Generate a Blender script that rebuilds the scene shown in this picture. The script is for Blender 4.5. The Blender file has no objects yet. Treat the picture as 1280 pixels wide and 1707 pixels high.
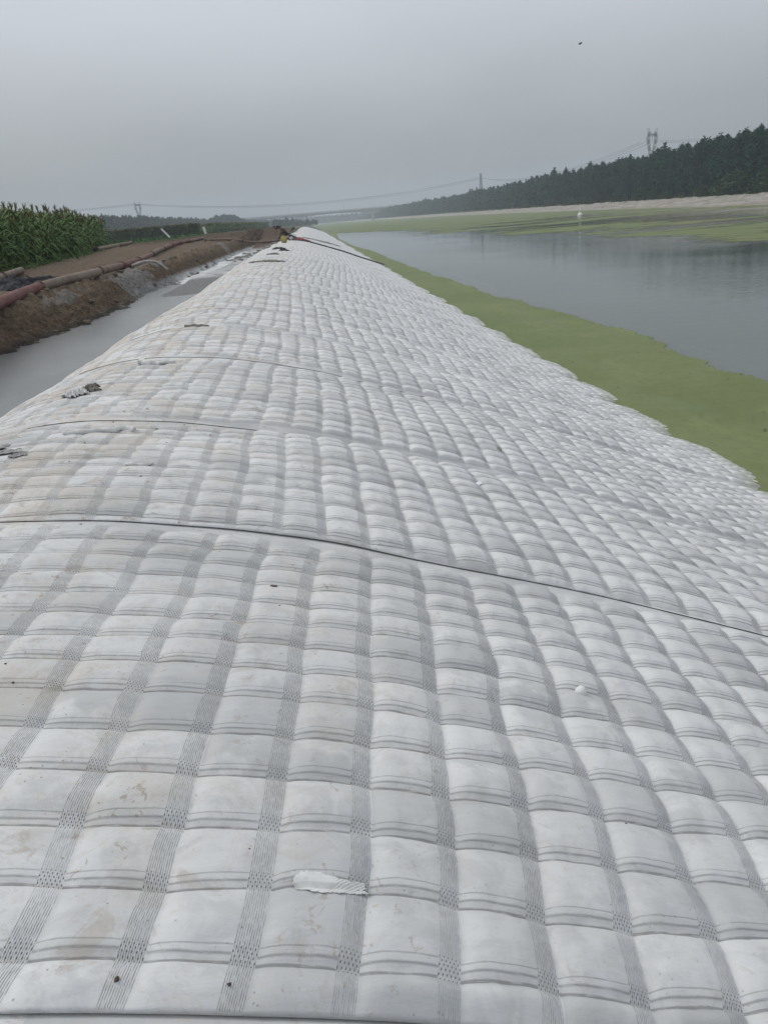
import bpy, bmesh, math, random
import numpy as np
from mathutils import Vector, Matrix, noise as mnoise
R = math.radians
random.seed(7); RNG = np.random.default_rng(11)
scn = bpy.context.scene
COL = scn.collection

# ------------------------------------------------------------------ camera
F, CX, CY, ROLL, VPX, VPY = 1233.0, 640.0, 853.5, math.atan(0.085), 515.0, 372.0
EYE = 3.8                                    # eye height above the river
UPI = (-math.sin(ROLL), math.cos(ROLL)); RTI = (math.cos(ROLL), math.sin(ROLL))
_v = (VPX-CX, CY-VPY)
_d = _v[0]*UPI[0]+_v[1]*UPI[1]; PITCH = math.atan(_d/F)
YAW = math.atan2(_v[0]*RTI[0]+_v[1]*RTI[1], math.hypot(F, _d))
def ray(px, py):
    p = (px-CX, CY-py); a = p[0]*RTI[0]+p[1]*RTI[1]; b = p[0]*UPI[0]+p[1]*UPI[1]
    f = F*math.cos(PITCH)+b*math.sin(PITCH); z = b*math.cos(PITCH)-F*math.sin(PITCH)
    return Vector((a*math.cos(-YAW)+f*math.sin(-YAW), -a*math.sin(-YAW)+f*math.cos(-YAW), z))
def at(px, py, zrel):                        # point of level EYE+zrel seen there in the survey
    r = ray(px, py); t = zrel/r.z
    return Vector((r.x*t, r.y*t, EYE+zrel))
def at_y(px, py, Y):
    r = ray(px, py); t = Y/r.y
    return Vector((r.x*t, Y, EYE+r.z*t))
c0 = ray(CX, CY); ax = (ray(CX+1, CY)-c0).normalized(); ay = (ray(CX, CY-1)-c0).normalized(); az = -c0.normalized()
cam_data = bpy.data.cameras.new('camera'); cam = bpy.data.objects.new('camera', cam_data); COL.objects.link(cam)
m = Matrix((ax, ay, az)).transposed().to_4x4(); m.translation = (0, 0, EYE); cam.matrix_world = m
cam_data.sensor_fit = 'VERTICAL'; cam_data.sensor_height = 36; cam_data.lens = 36*F/1707
cam_data.clip_start = 0.05; cam_data.clip_end = 8000
scn.camera = cam

# ------------------------------------------------------------------ node helper
class S:                                      # a socket with arithmetic
    def __init__(s, nt, sock): s.nt, s.k = nt, sock
    def _m(s, op, *o, clamp=False):
        n = s.nt.nodes.new('ShaderNodeMath'); n.operation = op; n.use_clamp = clamp
        for i, q in enumerate((s,)+o):
            if isinstance(q, S): s.nt.links.new(q.k, n.inputs[i])
            else: n.inputs[i].default_value = q
        return S(s.nt, n.outputs[0])
    def __add__(s, o): return s._m('ADD', o)
    __radd__ = __add__
    def __mul__(s, o): return s._m('MULTIPLY', o)
    __rmul__ = __mul__
    def __sub__(s, o): return s._m('SUBTRACT', o)
    def __rsub__(s, o): return (s*-1.0)+o
    def __truediv__(s, o): return s._m('DIVIDE', o)
    def gt(s, o): return s._m('GREATER_THAN', o)
    def lt(s, o): return s._m('LESS_THAN', o)
    def fract(s): return s._m('FRACT')
    def floor(s): return s._m('FLOOR')
    def abs(s): return s._m('ABSOLUTE')
    def pow(s, o): return s._m('POWER', o)
    def max(s, o): return s._m('MAXIMUM', o)
    def min(s, o): return s._m('MINIMUM', o)
    def ss(s, a, b, c=0.0, d=1.0):            # smooth ramp
        n = s.nt.nodes.new('ShaderNodeMapRange'); n.interpolation_type = 'SMOOTHSTEP'
        s.nt.links.new(s.k, n.inputs[0])
        for i, q in enumerate((a, b, c, d)): n.inputs[i+1].default_value = q
        return S(s.nt, n.outputs[0])
class NT:
    def __init__(s, tree): s.t = tree; tree.nodes.clear()
    def new(s, typ, **k):
        n = s.t.nodes.new(typ)
        for a, b in k.items(): setattr(n, a, b)
        return n
    def link(s, a, b): s.t.links.new(a.k if isinstance(a, S) else a, b)
    def coord(s, which='Object'):
        n = s.new('ShaderNodeTexCoord'); return n.outputs[which]
    def pos(s): return s.new('ShaderNodeNewGeometry').outputs['Position']
    def sep(s, v):
        n = s.new('ShaderNodeSeparateXYZ'); s.link(v, n.inputs[0]); return [S(s.t, o) for o in n.outputs]
    def comb(s, x, y, z=0.0):
        n = s.new('ShaderNodeCombineXYZ')
        for i, q in enumerate((x, y, z)):
            if isinstance(q, S): s.link(q, n.inputs[i])
            else: n.inputs[i].default_value = q
        return n.outputs[0]
    def map(s, v, scale=(1, 1, 1), rot=(0, 0, 0), loc=(0, 0, 0)):
        n = s.new('ShaderNodeMapping'); s.link(v, n.inputs[0])
        n.inputs['Scale'].default_value = scale; n.inputs['Rotation'].default_value = rot; n.inputs['Location'].default_value = loc
        return n.outputs[0]
    def noise(s, v, scale, detail=4, rough=.55, dist=0.0):
        n = s.new('ShaderNodeTexNoise'); s.link(v, n.inputs['Vector'])
        n.inputs['Scale'].default_value = scale; n.inputs['Detail'].default_value = detail
        n.inputs['Roughness'].default_value = rough; n.inputs['Distortion'].default_value = dist
        return S(s.t, n.outputs[0])
    def white(s, v):
        n = s.new('ShaderNodeTexWhiteNoise'); s.link(v, n.inputs['Vector']); return S(s.t, n.outputs['Value'])
    def voro(s, v, scale, feature='F1'):
        n = s.new('ShaderNodeTexVoronoi', feature=feature); s.link(v, n.inputs['Vector']); n.inputs['Scale'].default_value = scale
        return S(s.t, n.outputs['Distance'])
    def mix(s, f, a, b):
        n = s.new('ShaderNodeMix', data_type='RGBA')
        if isinstance(f, S): s.link(f, n.inputs[0])
        else: n.inputs[0].default_value = f
        for q, i in ((a, 6), (b, 7)):
            if isinstance(q, tuple): n.inputs[i].default_value = (*q, 1)
            else: s.link(q, n.inputs[i])
        return n.outputs[2]
    def bump(s, h, strength, dist, normal=None):
        n = s.new('ShaderNodeBump'); n.inputs['Strength'].default_value = strength; n.inputs['Distance'].default_value = dist
        s.link(h, n.inputs['Height'])
        if normal is not None: s.link(normal, n.inputs['Normal'])
        return n.outputs[0]
    def out(s, base, rough=.8, normal=None, spec=.3, metal=0, **kw):
        b = s.new('ShaderNodeBsdfPrincipled'); o = s.new('ShaderNodeOutputMaterial')
        if isinstance(base, tuple): b.inputs['Base Color'].default_value = (*base, 1)
        else: s.link(base, b.inputs['Base Color'])
        if isinstance(rough, S): s.link(rough, b.inputs['Roughness'])
        else: b.inputs['Roughness'].default_value = rough
        b.inputs['Specular IOR Level'].default_value = spec; b.inputs['Metallic'].default_value = metal
        if normal is not None: s.link(normal, b.inputs['Normal'])
        for k, v in kw.items(): b.inputs[k].default_value = v
        s.link(b.outputs[0], o.inputs[0]); return b, o
def mat(name):
    m = bpy.data.materials.new(name); m.use_nodes = True; return m, NT(m.node_tree)
def simple(name, c1, c2, scale=8, rough=.8, bump=.3, bdist=.01, spec=.3, metal=0, coord='Object'):
    m, n = mat(name); v = n.coord(coord); f = n.noise(v, scale, 5).ss(.3, .7)
    n.out(n.mix(f, c1, c2), rough, n.bump(n.noise(v, scale*3, 4), bump, bdist), spec, metal); return m

# ------------------------------------------------------------------ world, sun, exposure
SUN_EL, SUN_ROT = R(44), R(-58)
w = bpy.data.worlds.new('World'); scn.world = w; w.use_nodes = True
n = NT(w.node_tree)
sky = n.new('ShaderNodeTexSky', sky_type='NISHITA'); sky.sun_disc = False
sky.sun_elevation = SUN_EL; sky.sun_rotation = SUN_ROT; sky.air_density = 1.5; sky.dust_density = 5
gx, gy, gz = n.sep(n.coord('Generated'))
rmp = n.new('ShaderNodeValToRGB'); n.link(gz, rmp.inputs[0])
rc = rmp.color_ramp; rc.elements[0].position = 0.0; rc.elements[0].color = (.206, .226, .242, 1)
rc.elements[1].position = 1.0; rc.elements[1].color = (.72, .74, .77, 1)
for p_, c_ in ((.09, (.272, .295, .314)), (.22, (.42, .448, .485)), (.45, (.50, .53, .57))):
    e = rc.elements.new(p_); e.color = (*c_, 1)
cl = n.noise(n.map(n.coord('Generated'), (1, 1, 2.5)), 1.6, 4, .5).ss(.25, .75, .86, 1.10)
vm = n.new('ShaderNodeVectorMath', operation='MULTIPLY'); n.link(rmp.outputs[0], vm.inputs[0]); n.link(n.comb(cl*10, cl*10, cl*10), vm.inputs[1])
bg = n.new('ShaderNodeBackground'); bg.inputs['Strength'].default_value = .1
n.link(n.mix(.94, sky.outputs[0], vm.outputs[0]), bg.inputs[0])
wo = n.new('ShaderNodeOutputWorld'); n.link(bg.outputs[0], wo.inputs[0])
sl = bpy.data.lights.new('sun', 'SUN'); sl.energy = 1.1; sl.angle = R(20); sl.color = (1, .965, .92)
so = bpy.data.objects.new('sun', sl); COL.objects.link(so)
sd = Vector((math.sin(SUN_ROT)*math.cos(SUN_EL), math.cos(SUN_ROT)*math.cos(SUN_EL), math.sin(SUN_EL)))
so.rotation_euler = sd.to_track_quat('Z', 'Y').to_euler(); so.location = (0, 0, 60)
scn.view_settings.view_transform = 'Standard'; scn.view_settings.look = 'None'
scn.view_settings.exposure = .39; scn.view_settings.gamma = 1
scn.cycles.volume_bounces = 1; scn.cycles.max_bounces = 6; scn.cycles.use_denoising = True

# ------------------------------------------------------------------ object helpers
def tag(o, label=None, cat=None, group=None, kind=None):
    for k, v in (('label', label), ('category', cat), ('group', group), ('kind', kind)):
        if v: o[k] = v
    return o
def link(name, me, mats, parent=None, smooth=True):
    o = bpy.data.objects.new(name, me); COL.objects.link(o)
    for m_ in (mats if isinstance(mats, (list, tuple)) else [mats]): me.materials.append(m_)
    if parent: o.parent = parent
    if smooth: me.polygons.foreach_set('use_smooth', [True]*len(me.polygons))
    return o
def empty(name, loc=(0, 0, 0), rz=0):
    o = bpy.data.objects.new(name, None); COL.objects.link(o); o.location = loc; o.rotation_euler = (0, 0, rz); o.empty_display_size = .3; return o
def np_mesh(name, V, Q):
    me = bpy.data.meshes.new(name); V = np.asarray(V, np.float32); Q = np.asarray(Q, np.int32); k = Q.shape[1]
    me.vertices.add(len(V)); me.vertices.foreach_set('co', V.ravel())
    me.loops.add(Q.size); me.loops.foreach_set('vertex_index', Q.ravel())
    me.polygons.add(len(Q)); me.polygons.foreach_set('loop_start', np.arange(0, Q.size, k, dtype=np.int32))
    me.polygons.foreach_set('loop_total', np.full(len(Q), k, np.int32)); me.update(calc_edges=True); return me
def grid_faces(nr, nc):
    i = np.arange(nr*nc).reshape(nr, nc)
    return np.stack([i[:-1, :-1], i[:-1, 1:], i[1:, 1:], i[1:, :-1]], -1).reshape(-1, 4)
def set_uv(me, name, uv):
    l = me.uv_layers.new(name=name); idx = np.empty(len(me.loops), np.int32); me.loops.foreach_get('vertex_index', idx)
    l.data.foreach_set('uv', np.asarray(uv, np.float32)[idx].ravel())
def bm_obj(name, bm, m_, parent=None, smooth=True):
    me = bpy.data.meshes.new(name); bm.normal_update(); bm.to_mesh(me); bm.free(); return link(name, me, m_, parent, smooth)
def tube(pts, rad, seg=10, bm=None, cap=True):
    bm = bm or bmesh.new(); pts = [Vector(p) for p in pts]; rings = []
    rads = rad if isinstance(rad, (list, tuple)) else [rad]*len(pts)
    up = Vector((0, 0, 1))
    for i, p in enumerate(pts):
        d = (pts[min(i+1, len(pts)-1)]-pts[max(i-1, 0)]).normalized()
        u = up if abs(d.z) < .95 else Vector((1, 0, 0))
        a = d.cross(u).normalized(); b = a.cross(d).normalized()
        rings.append([bm.verts.new(p+(a*math.cos(t)+b*math.sin(t))*rads[i]) for t in [2*math.pi*k/seg for k in range(seg)]])
    for r0, r1 in zip(rings, rings[1:]):
        for k in range(seg): bm.faces.new((r0[k], r0[(k+1) % seg], r1[(k+1) % seg], r1[k]))
    if cap: bm.faces.new(rings[0][::-1]); bm.faces.new(rings[-1])
    return bm
def box(bm, c, s, rot=None):
    r = bmesh.ops.create_cube(bm, size=1); M = Matrix.Translation(c) @ (rot.to_4x4() if rot else Matrix()) @ Matrix.Diagonal((*s, 1))
    bmesh.ops.transform(bm, matrix=M, verts=r['verts']); return bm
def smooth_path(pts, k=6):
    pts = [Vector(p) for p in pts]; out = []
    for i in range(len(pts)-1):
        a, b, c, d = pts[max(i-1, 0)], pts[i], pts[i+1], pts[min(i+2, len(pts)-1)]
        for j in range(k):
            t = j/k; out.append(.5*((2*b)+(c-a)*t+(2*a-5*b+4*c-d)*t*t+(3*b-a-3*c+d)*t**3))
    return out+[pts[-1]]
# numpy value noise
def _h(ix, iy, seed):
    a = (ix.astype(np.int64)*374761393+iy.astype(np.int64)*668265263+seed*974634777) & 0x7fffffff
    a = ((a ^ (a >> 13))*1274126177) & 0x7fffffff
    return ((a ^ (a >> 16)) & 0xffff)/65535.
def vnoise(x, y, seed=0):
    ix, iy = np.floor(x), np.floor(y); fx, fy = x-ix, y-iy; fx = fx*fx*(3-2*fx); fy = fy*fy*(3-2*fy)
    ix = ix.astype(np.int64); iy = iy.astype(np.int64)
    return (_h(ix, iy, seed)*(1-fx)+_h(ix+1, iy, seed)*fx)*(1-fy)+(_h(ix, iy+1, seed)*(1-fx)+_h(ix+1, iy+1, seed)*fx)*fy
def fbm(x, y, oct=4, seed=0):
    s = 0; a = .5
    for o in range(oct): s = s+a*(vnoise(x*2**o+13.7*o, y*2**o-7.1*o, seed+o)-.5); a *= .5
    return s*2
def sstep(a, b, x): t = np.clip((x-a)/(b-a), 0, 1); return t*t*(3-2*t)

# ------------------------------------------------------------------ river line and ground levels (relative to the eye)
BKY = [-200, 0, 100, 152, 274, 450, 700, 980, 1470, 2500]; BKX = [92, 92, 91.5, 91.5, 102, 113, 121, 113, 100, 80]
def bank_x(y): return np.interp(y, BKY, BKX)
PX = [-4.6, -4.1, -3.5, -3.2, -2.8, -2.3, -1.9, -1.2, -.6, 0, .5, 1, 1.5, 2, 2.57, 3.8, 4.7, 5.8, 8]
PZ = [-2.5, -2.2, -1.74, -1.54, -1.365, -1.275, -1.265, -1.335, -1.455, -1.6, -1.775, -1.95, -2.125, -2.315, -2.535, -3.05, -3.43, -3.83, -4.6]
_fx = np.linspace(-5, 8, 1301); _fz = np.interp(_fx, PX, PZ)
_k = np.hanning(61); _k /= _k.sum(); _fz = np.convolve(np.pad(_fz, 30, mode='edge'), _k, 'valid')
def prof(x, y):
    st = 1+.22*sstep(20, 42, y); xx = np.where(x < -1.9, -1.9+(x+1.9)/st, x)
    return np.interp(xx, _fx, _fz)

# ------------------------------------------------------------------ materials
M = {}
def mat_fabric():
    m, n = mat('quilted_geotextile')
    uv = n.new('ShaderNodeUVMap', uv_map='cells').outputs[0]; s, t, _ = n.sep(uv)
    ex = n.new('ShaderNodeUVMap', uv_map='extra').outputs[0]; strip, damp, _ = n.sep(ex)
    P = n.pos(); px, py, pz = n.sep(P)
    w1 = n.noise(P, 9, 3)*.03 - .015
    sf = (s+w1*.6).fract(); tf = (t+w1).fract()
    lo, hi = .745, .985
    inband = sf.gt(lo)*sf.lt(hi)
    live = 1-strip.ss(.35, .6)
    lc = ((sf-lo)*(11/(hi-lo))).fract()
    dash = n.noise(n.comb(s*60, t*9), 1, 2)
    line = (1-(lc-.5).abs().ss(.03, .21))*dash.ss(.32, .58, .25, 1)*n.noise(P, 4, 3).ss(.3, .6, .5, 1)*inband
    near_row = 1-tf.ss(.20, .27)
    cc = ((sf-lo)*(11/(hi-lo))); alt = (cc.floor()*.5).fract()          # 0 or .5
    tr = ((tf*11)+alt).fract()
    dots = (1-(lc-.5).abs().ss(.12, .36))*(1-(tr-.5).abs().ss(.07, .20))*near_row*inband
    brk = n.noise(n.comb(s*5, t*40), 1, 3).ss(.34, .5)
    def rl(c, wd): return 1-(tf-c).abs().ss(wd*.35, wd)
    rows = (rl(.012, .03)*.9).max(rl(.11, .016)*.75).max(rl(.205, .013)*.55)*(brk*.65+.35)*(1-inband)
    hem = ((s*70).fract()-.5).abs().ss(.2, .3)*rl(.11, .03)*.35*(1-inband)
    dark = (line*(.55+.42*dash)).max(dots*.95).max(rows*.62).max(hem)*live
    # cloth tone
    cid = n.white(n.comb((s+.02).floor(), t.floor(), 3.0))
    big = n.noise(P, 1.3, 5, .6).ss(.35, .7); med = n.noise(P, 7, 6, .65, .6)
    left = px.ss(-3, 1.6, 1, 0)
    tone = n.mix((cid.ss(.6, 1)*.85+big*.45).min(1.0), (.655, .66, .66), (.47, .478, .482))
    tone = n.mix(med.ss(.46, .64)*.5, tone, (.415, .425, .43))
    wipe = n.noise(n.map(P, (1, 5, 5)), 5, 5, .6).ss(.52, .7)*.25
    tone = n.mix(wipe, tone, (.67, .68, .70))
    beige = n.noise(P, 2.1, 6, .7, .5).ss(.44, .64)*left*.8
    tone = n.mix(beige, tone, (.50, .445, .375))
    tone = n.mix(damp.min(.9), tone, (.37, .38, .385))
    veil = n.noise(n.map(P, (1, 1, 1), loc=(9, 3, 1)), 4.2, 7, .7, 1.2)
    tide = (1-(veil-.56).abs().ss(.004, .02))*.4*(left*.7+.3)
    tone = n.mix(tide, tone, (.42, .385, .33))
    rust = n.noise(P, 17, 5, .75, .8).ss(.59, .63)*n.noise(P, 2.7, 2).ss(.46, .57)*(left*.8+.12)
    tone = n.mix(rust*.95, tone, (.24, .165, .095))
    spk = (1-n.voro(P, 30).ss(.04, .12))*n.noise(P, 5, 2).ss(.44, .56)*(left*.6+.35)
    tone = n.mix(spk*.85, tone, (.09, .08, .07))
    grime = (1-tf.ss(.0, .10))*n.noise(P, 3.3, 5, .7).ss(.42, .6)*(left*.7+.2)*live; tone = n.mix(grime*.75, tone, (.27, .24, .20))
    mud_ = n.noise(n.map(P, loc=(3, 7, 2)), 5.5, 6, .72, .9).ss(.56, .66)*n.noise(P, .9, 3).ss(.40, .54)*(left*.65+.35); tone = n.mix(mud_*.6, tone, (.34, .29, .235))
    dmpc = n.white(n.comb((s*.5).floor(), t.floor(), 8.0)).gt(.90)*n.noise(P, 6, 4).ss(.36, .5); tone = n.mix(dmpc*.5*live, tone, (.36, .37, .37))
    inb = n.mix(inband*live*.07, tone, (.40, .41, .415))
    col = n.mix(dark, inb, (.075, .078, .08))
    wet = pz.ss(.02, .16, 1, 0)
    col = n.mix(wet*.55, col, (.30, .32, .24))
    weave = n.noise(P, 420, 2)*.25+n.noise(n.map(P, (1, 4, 1)), 14, 5, .6)*1.8+med*.8
    blot = n.noise(P, 3.1, 3).ss(.5, .6)*n.noise(P, 46, 4, .7).ss(.48, .62); tone = n.mix(blot*.6*(left*.45+.55), tone, (.36, .365, .36))
    b1 = n.bump(weave, .35, .004); b2 = n.bump(1-dark, .55, .003, b1)
    n.out(col, .88, b2, .18); return m
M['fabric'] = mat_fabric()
def mat_soil():
    m, n = mat('bank_soil'); P = n.pos(); x, y, z = n.sep(P)
    a = n.noise(P, 1.1, 6, .6); b = n.noise(P, 9, 6, .7); c = n.noise(P, 40, 4, .7)
    top = (z+a*.3).ss(2.55, 3.0)                              # dry trodden track on top
    col = n.mix(b.ss(.3, .7), (.085, .063, .043), (.21, .155, .106))
    col = n.mix(top*.75, col, n.mix(b.ss(.3, .7), (.19, .148, .105), (.265, .21, .155)))
    col = n.mix(c.ss(.36, .5, 1, 0)*.5, col, (.04, .03, .02)); col = n.mix((1-n.voro(P, 14).ss(.08, .34))*c.ss(.42, .58)*.75, col, (.24, .20, .15))
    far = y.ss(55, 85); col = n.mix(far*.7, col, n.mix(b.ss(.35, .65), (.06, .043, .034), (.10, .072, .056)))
    # spilled grout: two tongues on the bank and the apron in the ditch
    def blob(cx, cy, rx, ry, th):
        dx = ((x-cx)/rx); dy = ((y-cy)/ry); return (1-(dx*dx+dy*dy+(n.noise(P, 1.6, 5, .65)-.5)*2.6).ss(th-.25, th+.1))
    g = blob(-6.1, 26.3, .75, 3.0, .8)*b.ss(.36, .5)
    g = g.max(blob(-6.6, 33, .5, 3.5, .5)*.8).max(blob(-6.9, 46, .5, 4, .5)*.7).max(blob(-6.0, 19, .25, 2.6, .4)*.6).max(blob(-6.2, 55, .8, 3, .5)*.8)
    col = n.mix(g*.75, col, n.mix(c.ss(.3, .7), (.20, .20, .20), (.42, .42, .41)))
    mud = (1-(z+a*.12).ss(2.24, 2.42))*y.ss(10, 14)*((x+5.3).ss(-.15, .15)+y.ss(22, 26)).min(1.0)
    colm = n.mix(b.ss(.3, .7), (.21, .215, .215), (.33, .335, .33))
    white = y.ss(30.5, 33)*x.ss(-5.9, -5.4)
    colm = n.mix(white*a.ss(.38, .5), colm, (.60, .61, .61))
    col = n.mix(mud, col, colm)
    line = (z+a*.1).ss(2.13, 2.27, 1, 0)*(1-y.ss(22, 24)); col = n.mix(line*.85, col, (.06, .055, .048))
    weeds = n.noise(P, .35, 5, .6).ss(.5, .6)*y.ss(45, 70)*x.ss(-16, -12, 1, 0); col = n.mix(weeds*.8, col, (.06, .085, .035))
    h = b*.8+c*.5-n.voro(P, 16)*.8
    n.out(col, .95, n.bump(h, 1.0, .11), .12); return m
M['soil'] = mat_soil()
def mat_ground():
    m, n = mat('ground_cover'); P = n.pos(); x, y, z = n.sep(P); a = n.noise(P, .05, 5); b = n.noise(P, .9, 5)
    col = n.mix(a.ss(.4, .6), (.045, .06, .028), (.10, .105, .055)); col = n.mix(b.ss(.35, .65), col, (.06, .075, .035))
    n.out(col, .95, n.bump(b, .6, .1), .1); return m
M['ground'] = mat_ground()
def mat_water():
    m, n = mat('river_water'); P = n.pos(); x, y, z = n.sep(P)
    rip = n.noise(n.map(P, (1, 2.2, 1), (0, 0, R(-12))), 1.7, 4, .6)*.8+n.noise(n.map(P, (1, 2.4, 1), (0, 0, R(20))), .9, 3)*.9
    calm = n.noise(P, .035, 3).ss(.36, .62, .25, 1)*(x.ss(8, 34, .12, 1))
    b = n.new('ShaderNodeBump'); b.inputs['Distance'].default_value = .06; n.link(rip, b.inputs['Height']); n.link(calm*y.ss(45, 140, .6, .12), b.inputs['Strength'])
    c = n.mix(n.noise(P, .07, 4).ss(.35, .65), (.036, .048, .037), (.052, .066, .050))
    n.out(c, .05, b.outputs[0], .5, IOR=1.33); return m
M['water'] = mat_water()
def mat_weed(name, mask):
    m, n = mat(name); P = n.pos(); x, y, z = n.sep(P)
    a = n.noise(P, .28, 5, .6, .4); f = n.noise(P, 30, 3)
    col = n.mix(a.ss(.35, .65), (.130, .158, .064), (.165, .192, .088)); col = n.mix(f.ss(.35, .65)*.4, col, (.115, .15, .052))
    sp = (1-n.voro(n.map(P, (1, .7, 1)), 2.3).ss(.04, .10))*n.noise(P, 1.1, 2).ss(.40, .55); col = n.mix(sp*.9, col, (.035, .035, .02))
    film = n.noise(n.map(P, (.9, .25, 1)), .8, 4).ss(.5, .75)*.3; col = n.mix(film, col, (.17, .19, .12)); cl = n.noise(n.map(P, (1, .6, 1)), 5, 6, .7).ss(.42, .66)*.32; col = n.mix(cl, col, (.095, .115, .045)); pale = n.noise(n.map(P, (1, .35, 1), loc=(4, 4, 0)), 1.3, 6, .7).ss(.52, .68)*.28; col = n.mix(pale, col, (.21, .235, .105))
    bs, o = n.out(col, .75, n.bump(f+cl*2, .5, .006), .2)
    if not mask:
        edge = n.new('ShaderNodeUVMap', uv_map='cover').outputs[0]; cu, cv, _ = n.sep(edge)
        k = (cu+(n.noise(n.map(P, (1, .7, 1)), 2.4, 7, .72)-.5)*.75).ss(-.01, .06).max((n.noise(P, 21, 4, .7)+cu*.12).ss(.60, .63)*cu.ss(-.65, -.3))
        tr = n.new('ShaderNodeBsdfTransparent'); mx = n.new('ShaderNodeMixShader'); n.link(k, mx.inputs[0]); n.link(tr.outputs[0], mx.inputs[1]); n.link(bs.outputs[0], mx.inputs[2]); n.link(mx.outputs[0], o.inputs[0])
    if mask:
        st = n.noise(n.map(P, (.020, .048, 1), (0, 0, R(-35))), 1, 7, .62, .5)
        st2 = n.noise(n.map(P, (.10, .32, 1), (0, 0, R(-25))), 1, 6, .65)
        edge = n.new('ShaderNodeUVMap', uv_map='cover').outputs[0]; cu, cv, _ = n.sep(edge)
        k = (st*.66+st2*.34+cu).ss(.50, .56)*.93
        tr = n.new('ShaderNodeBsdfTransparent'); mx = n.new('ShaderNodeMixShader'); n.link(k, mx.inputs[0]); n.link(tr.outputs[0], mx.inputs[1]); n.link(bs.outputs[0], mx.inputs[2]); n.link(mx.outputs[0], o.inputs[0])
    return m
M['weed'] = mat_weed('duckweed_mat', False); M['weed2'] = mat_weed('duckweed_streaks', True)
def mat_leaf(name, c1, c2, c3, sc=.5):
    m, n = mat(name); P = n.pos(); oi = S(n.t, n.new('ShaderNodeObjectInfo').outputs['Random'])
    a = n.noise(P, sc, 3).ss(.3, .7); g = n.white(n.map(P, (2.1, 2.1, 2.1)))
    col = n.mix(a, c1, c2); col = n.mix(oi*.5, col, c3); fl = n.noise(P, sc*7, 2); col = n.mix(fl.ss(.55, .7)*.5, col, c3)
    n.out(col, .75, None, .12); return m
M['poplar'] = mat_leaf('poplar_leaves', (.008, .034, .022), (.016, .060, .035), (.028, .090, .048), .25)
M['bush'] = mat_leaf('bush_leaves', (.026, .058, .028), (.045, .085, .036), (.055, .10, .042), .5)
M['fartree'] = mat_leaf('far_wood_leaves', (.03, .05, .025), (.045, .07, .035), (.06, .085, .04), .1)
M['corn'] = mat_leaf('maize_leaves', (.042, .095, .026), (.090, .160, .044), (.155, .22, .075), 1.2)
M['tassel'] = mat_leaf('maize_tassels', (.16, .15, .07), (.20, .18, .09), (.12, .14, .05), 3)
M['stalk'] = simple('maize_stalk', (.09, .14, .04), (.13, .17, .06), 6)
M['soy'] = mat_leaf('low_crop_leaves', (.036, .10, .034), (.052, .125, .042), (.075, .155, .055), .4)
M['bark'] = simple('poplar_bark', (.13, .12, .10), (.22, .21, .18), 3, .9, .5, .03)
M['iron'] = simple('pylon_steel', (.20, .21, .22), (.27, .28, .29), 1, .6, 0, .01)
M['wire'] = simple('wire_metal', (.12, .13, .14), (.15, .16, .17), 1, .7, 0, .01)
M['concrete'] = simple('bridge_concrete', (.27, .27, .26), (.34, .34, .33), .5, .85, .2, .05)
M['black'] = simple('black_rubber', (.012, .012, .013), (.03, .03, .03), 9, .55, .3, .01)
M['plasticb'] = simple('black_plastic_film', (.012, .013, .017), (.02, .022, .027), 3, .6, .2, .02, .1)
M['white'] = simple('white_paint', (.70, .71, .72), (.80, .80, .80), 5, .5, .1, .01)
M['scrap'] = simple('fabric_scrap_cloth', (.50, .50, .49), (.64, .64, .63), 25, .9, .5, .004)
M['hosegrey'] = simple('grey_hose', (.30, .28, .25), (.44, .42, .39), 6, .8, .2, .01)
M['raggrey'] = simple('grey_rag_cloth', (.20, .20, .195), (.40, .40, .39), 25, .9, .5, .004)
M['scrapd'] = simple('muddy_scrap_cloth', (.10, .09, .075), (.30, .28, .25), 20, .9, .5, .004)
M['yellow'] = simple('yellow_plastic', (.42, .35, .10), (.34, .28, .08), 9, .5, .2, .01)
M['red'] = simple('red_cloth', (.22, .03, .04), (.30, .045, .055), 6, .85, .4, .02)
M['skin'] = simple('skin', (.22, .12, .08), (.27, .15, .10), 9, .6, .1, .005)
M['cloth'] = simple('dark_clothing', (.02, .02, .025), (.045, .04, .045), 9, .9, .3, .01)
M['trousers'] = simple('brown_trousers', (.10, .06, .05), (.15, .10, .08), 9, .9, .3, .01)
M['stone'] = simple('rubble_stone', (.17, .165, .155), (.34, .335, .32), 5, .95, .7, .03)
M['clod'] = simple('brown_clod', (.055, .042, .03), (.15, .12, .085), 4, .95, .8, .004)
M['engine'] = simple('engine_metal', (.05, .05, .055), (.12, .11, .10), 12, .5, .2, .01, .5)
def mat_pipe(name, a, b, c):
    m, n = mat(name); P = n.pos(); k = n.noise(P, 2.2, 6, .7, .5); f = n.noise(P, 16, 5, .7); x, y, z = n.sep(P)
    col = n.mix(k.ss(.38, .62), a, b); col = n.mix(f.ss(.55, .75)*.7, col, c)
    n.out(col, .8, n.bump(f, .4, .01), .3); return m
M['pipe_red'] = mat_pipe('pipe_red_paint', (.125, .050, .045), (.165, .085, .075), (.22, .165, .14))
M['pipe_tan'] = mat_pipe('pipe_muddy', (.15, .115, .090), (.20, .16, .125), (.12, .075, .06))
M['pipe_rust'] = mat_pipe('pipe_rust', (.13, .070, .060), (.175, .125, .10), (.21, .175, .15))
M['coupling'] = mat_pipe('coupling_iron', (.08, .05, .042), (.14, .10, .08), (.05, .035, .03))
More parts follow.
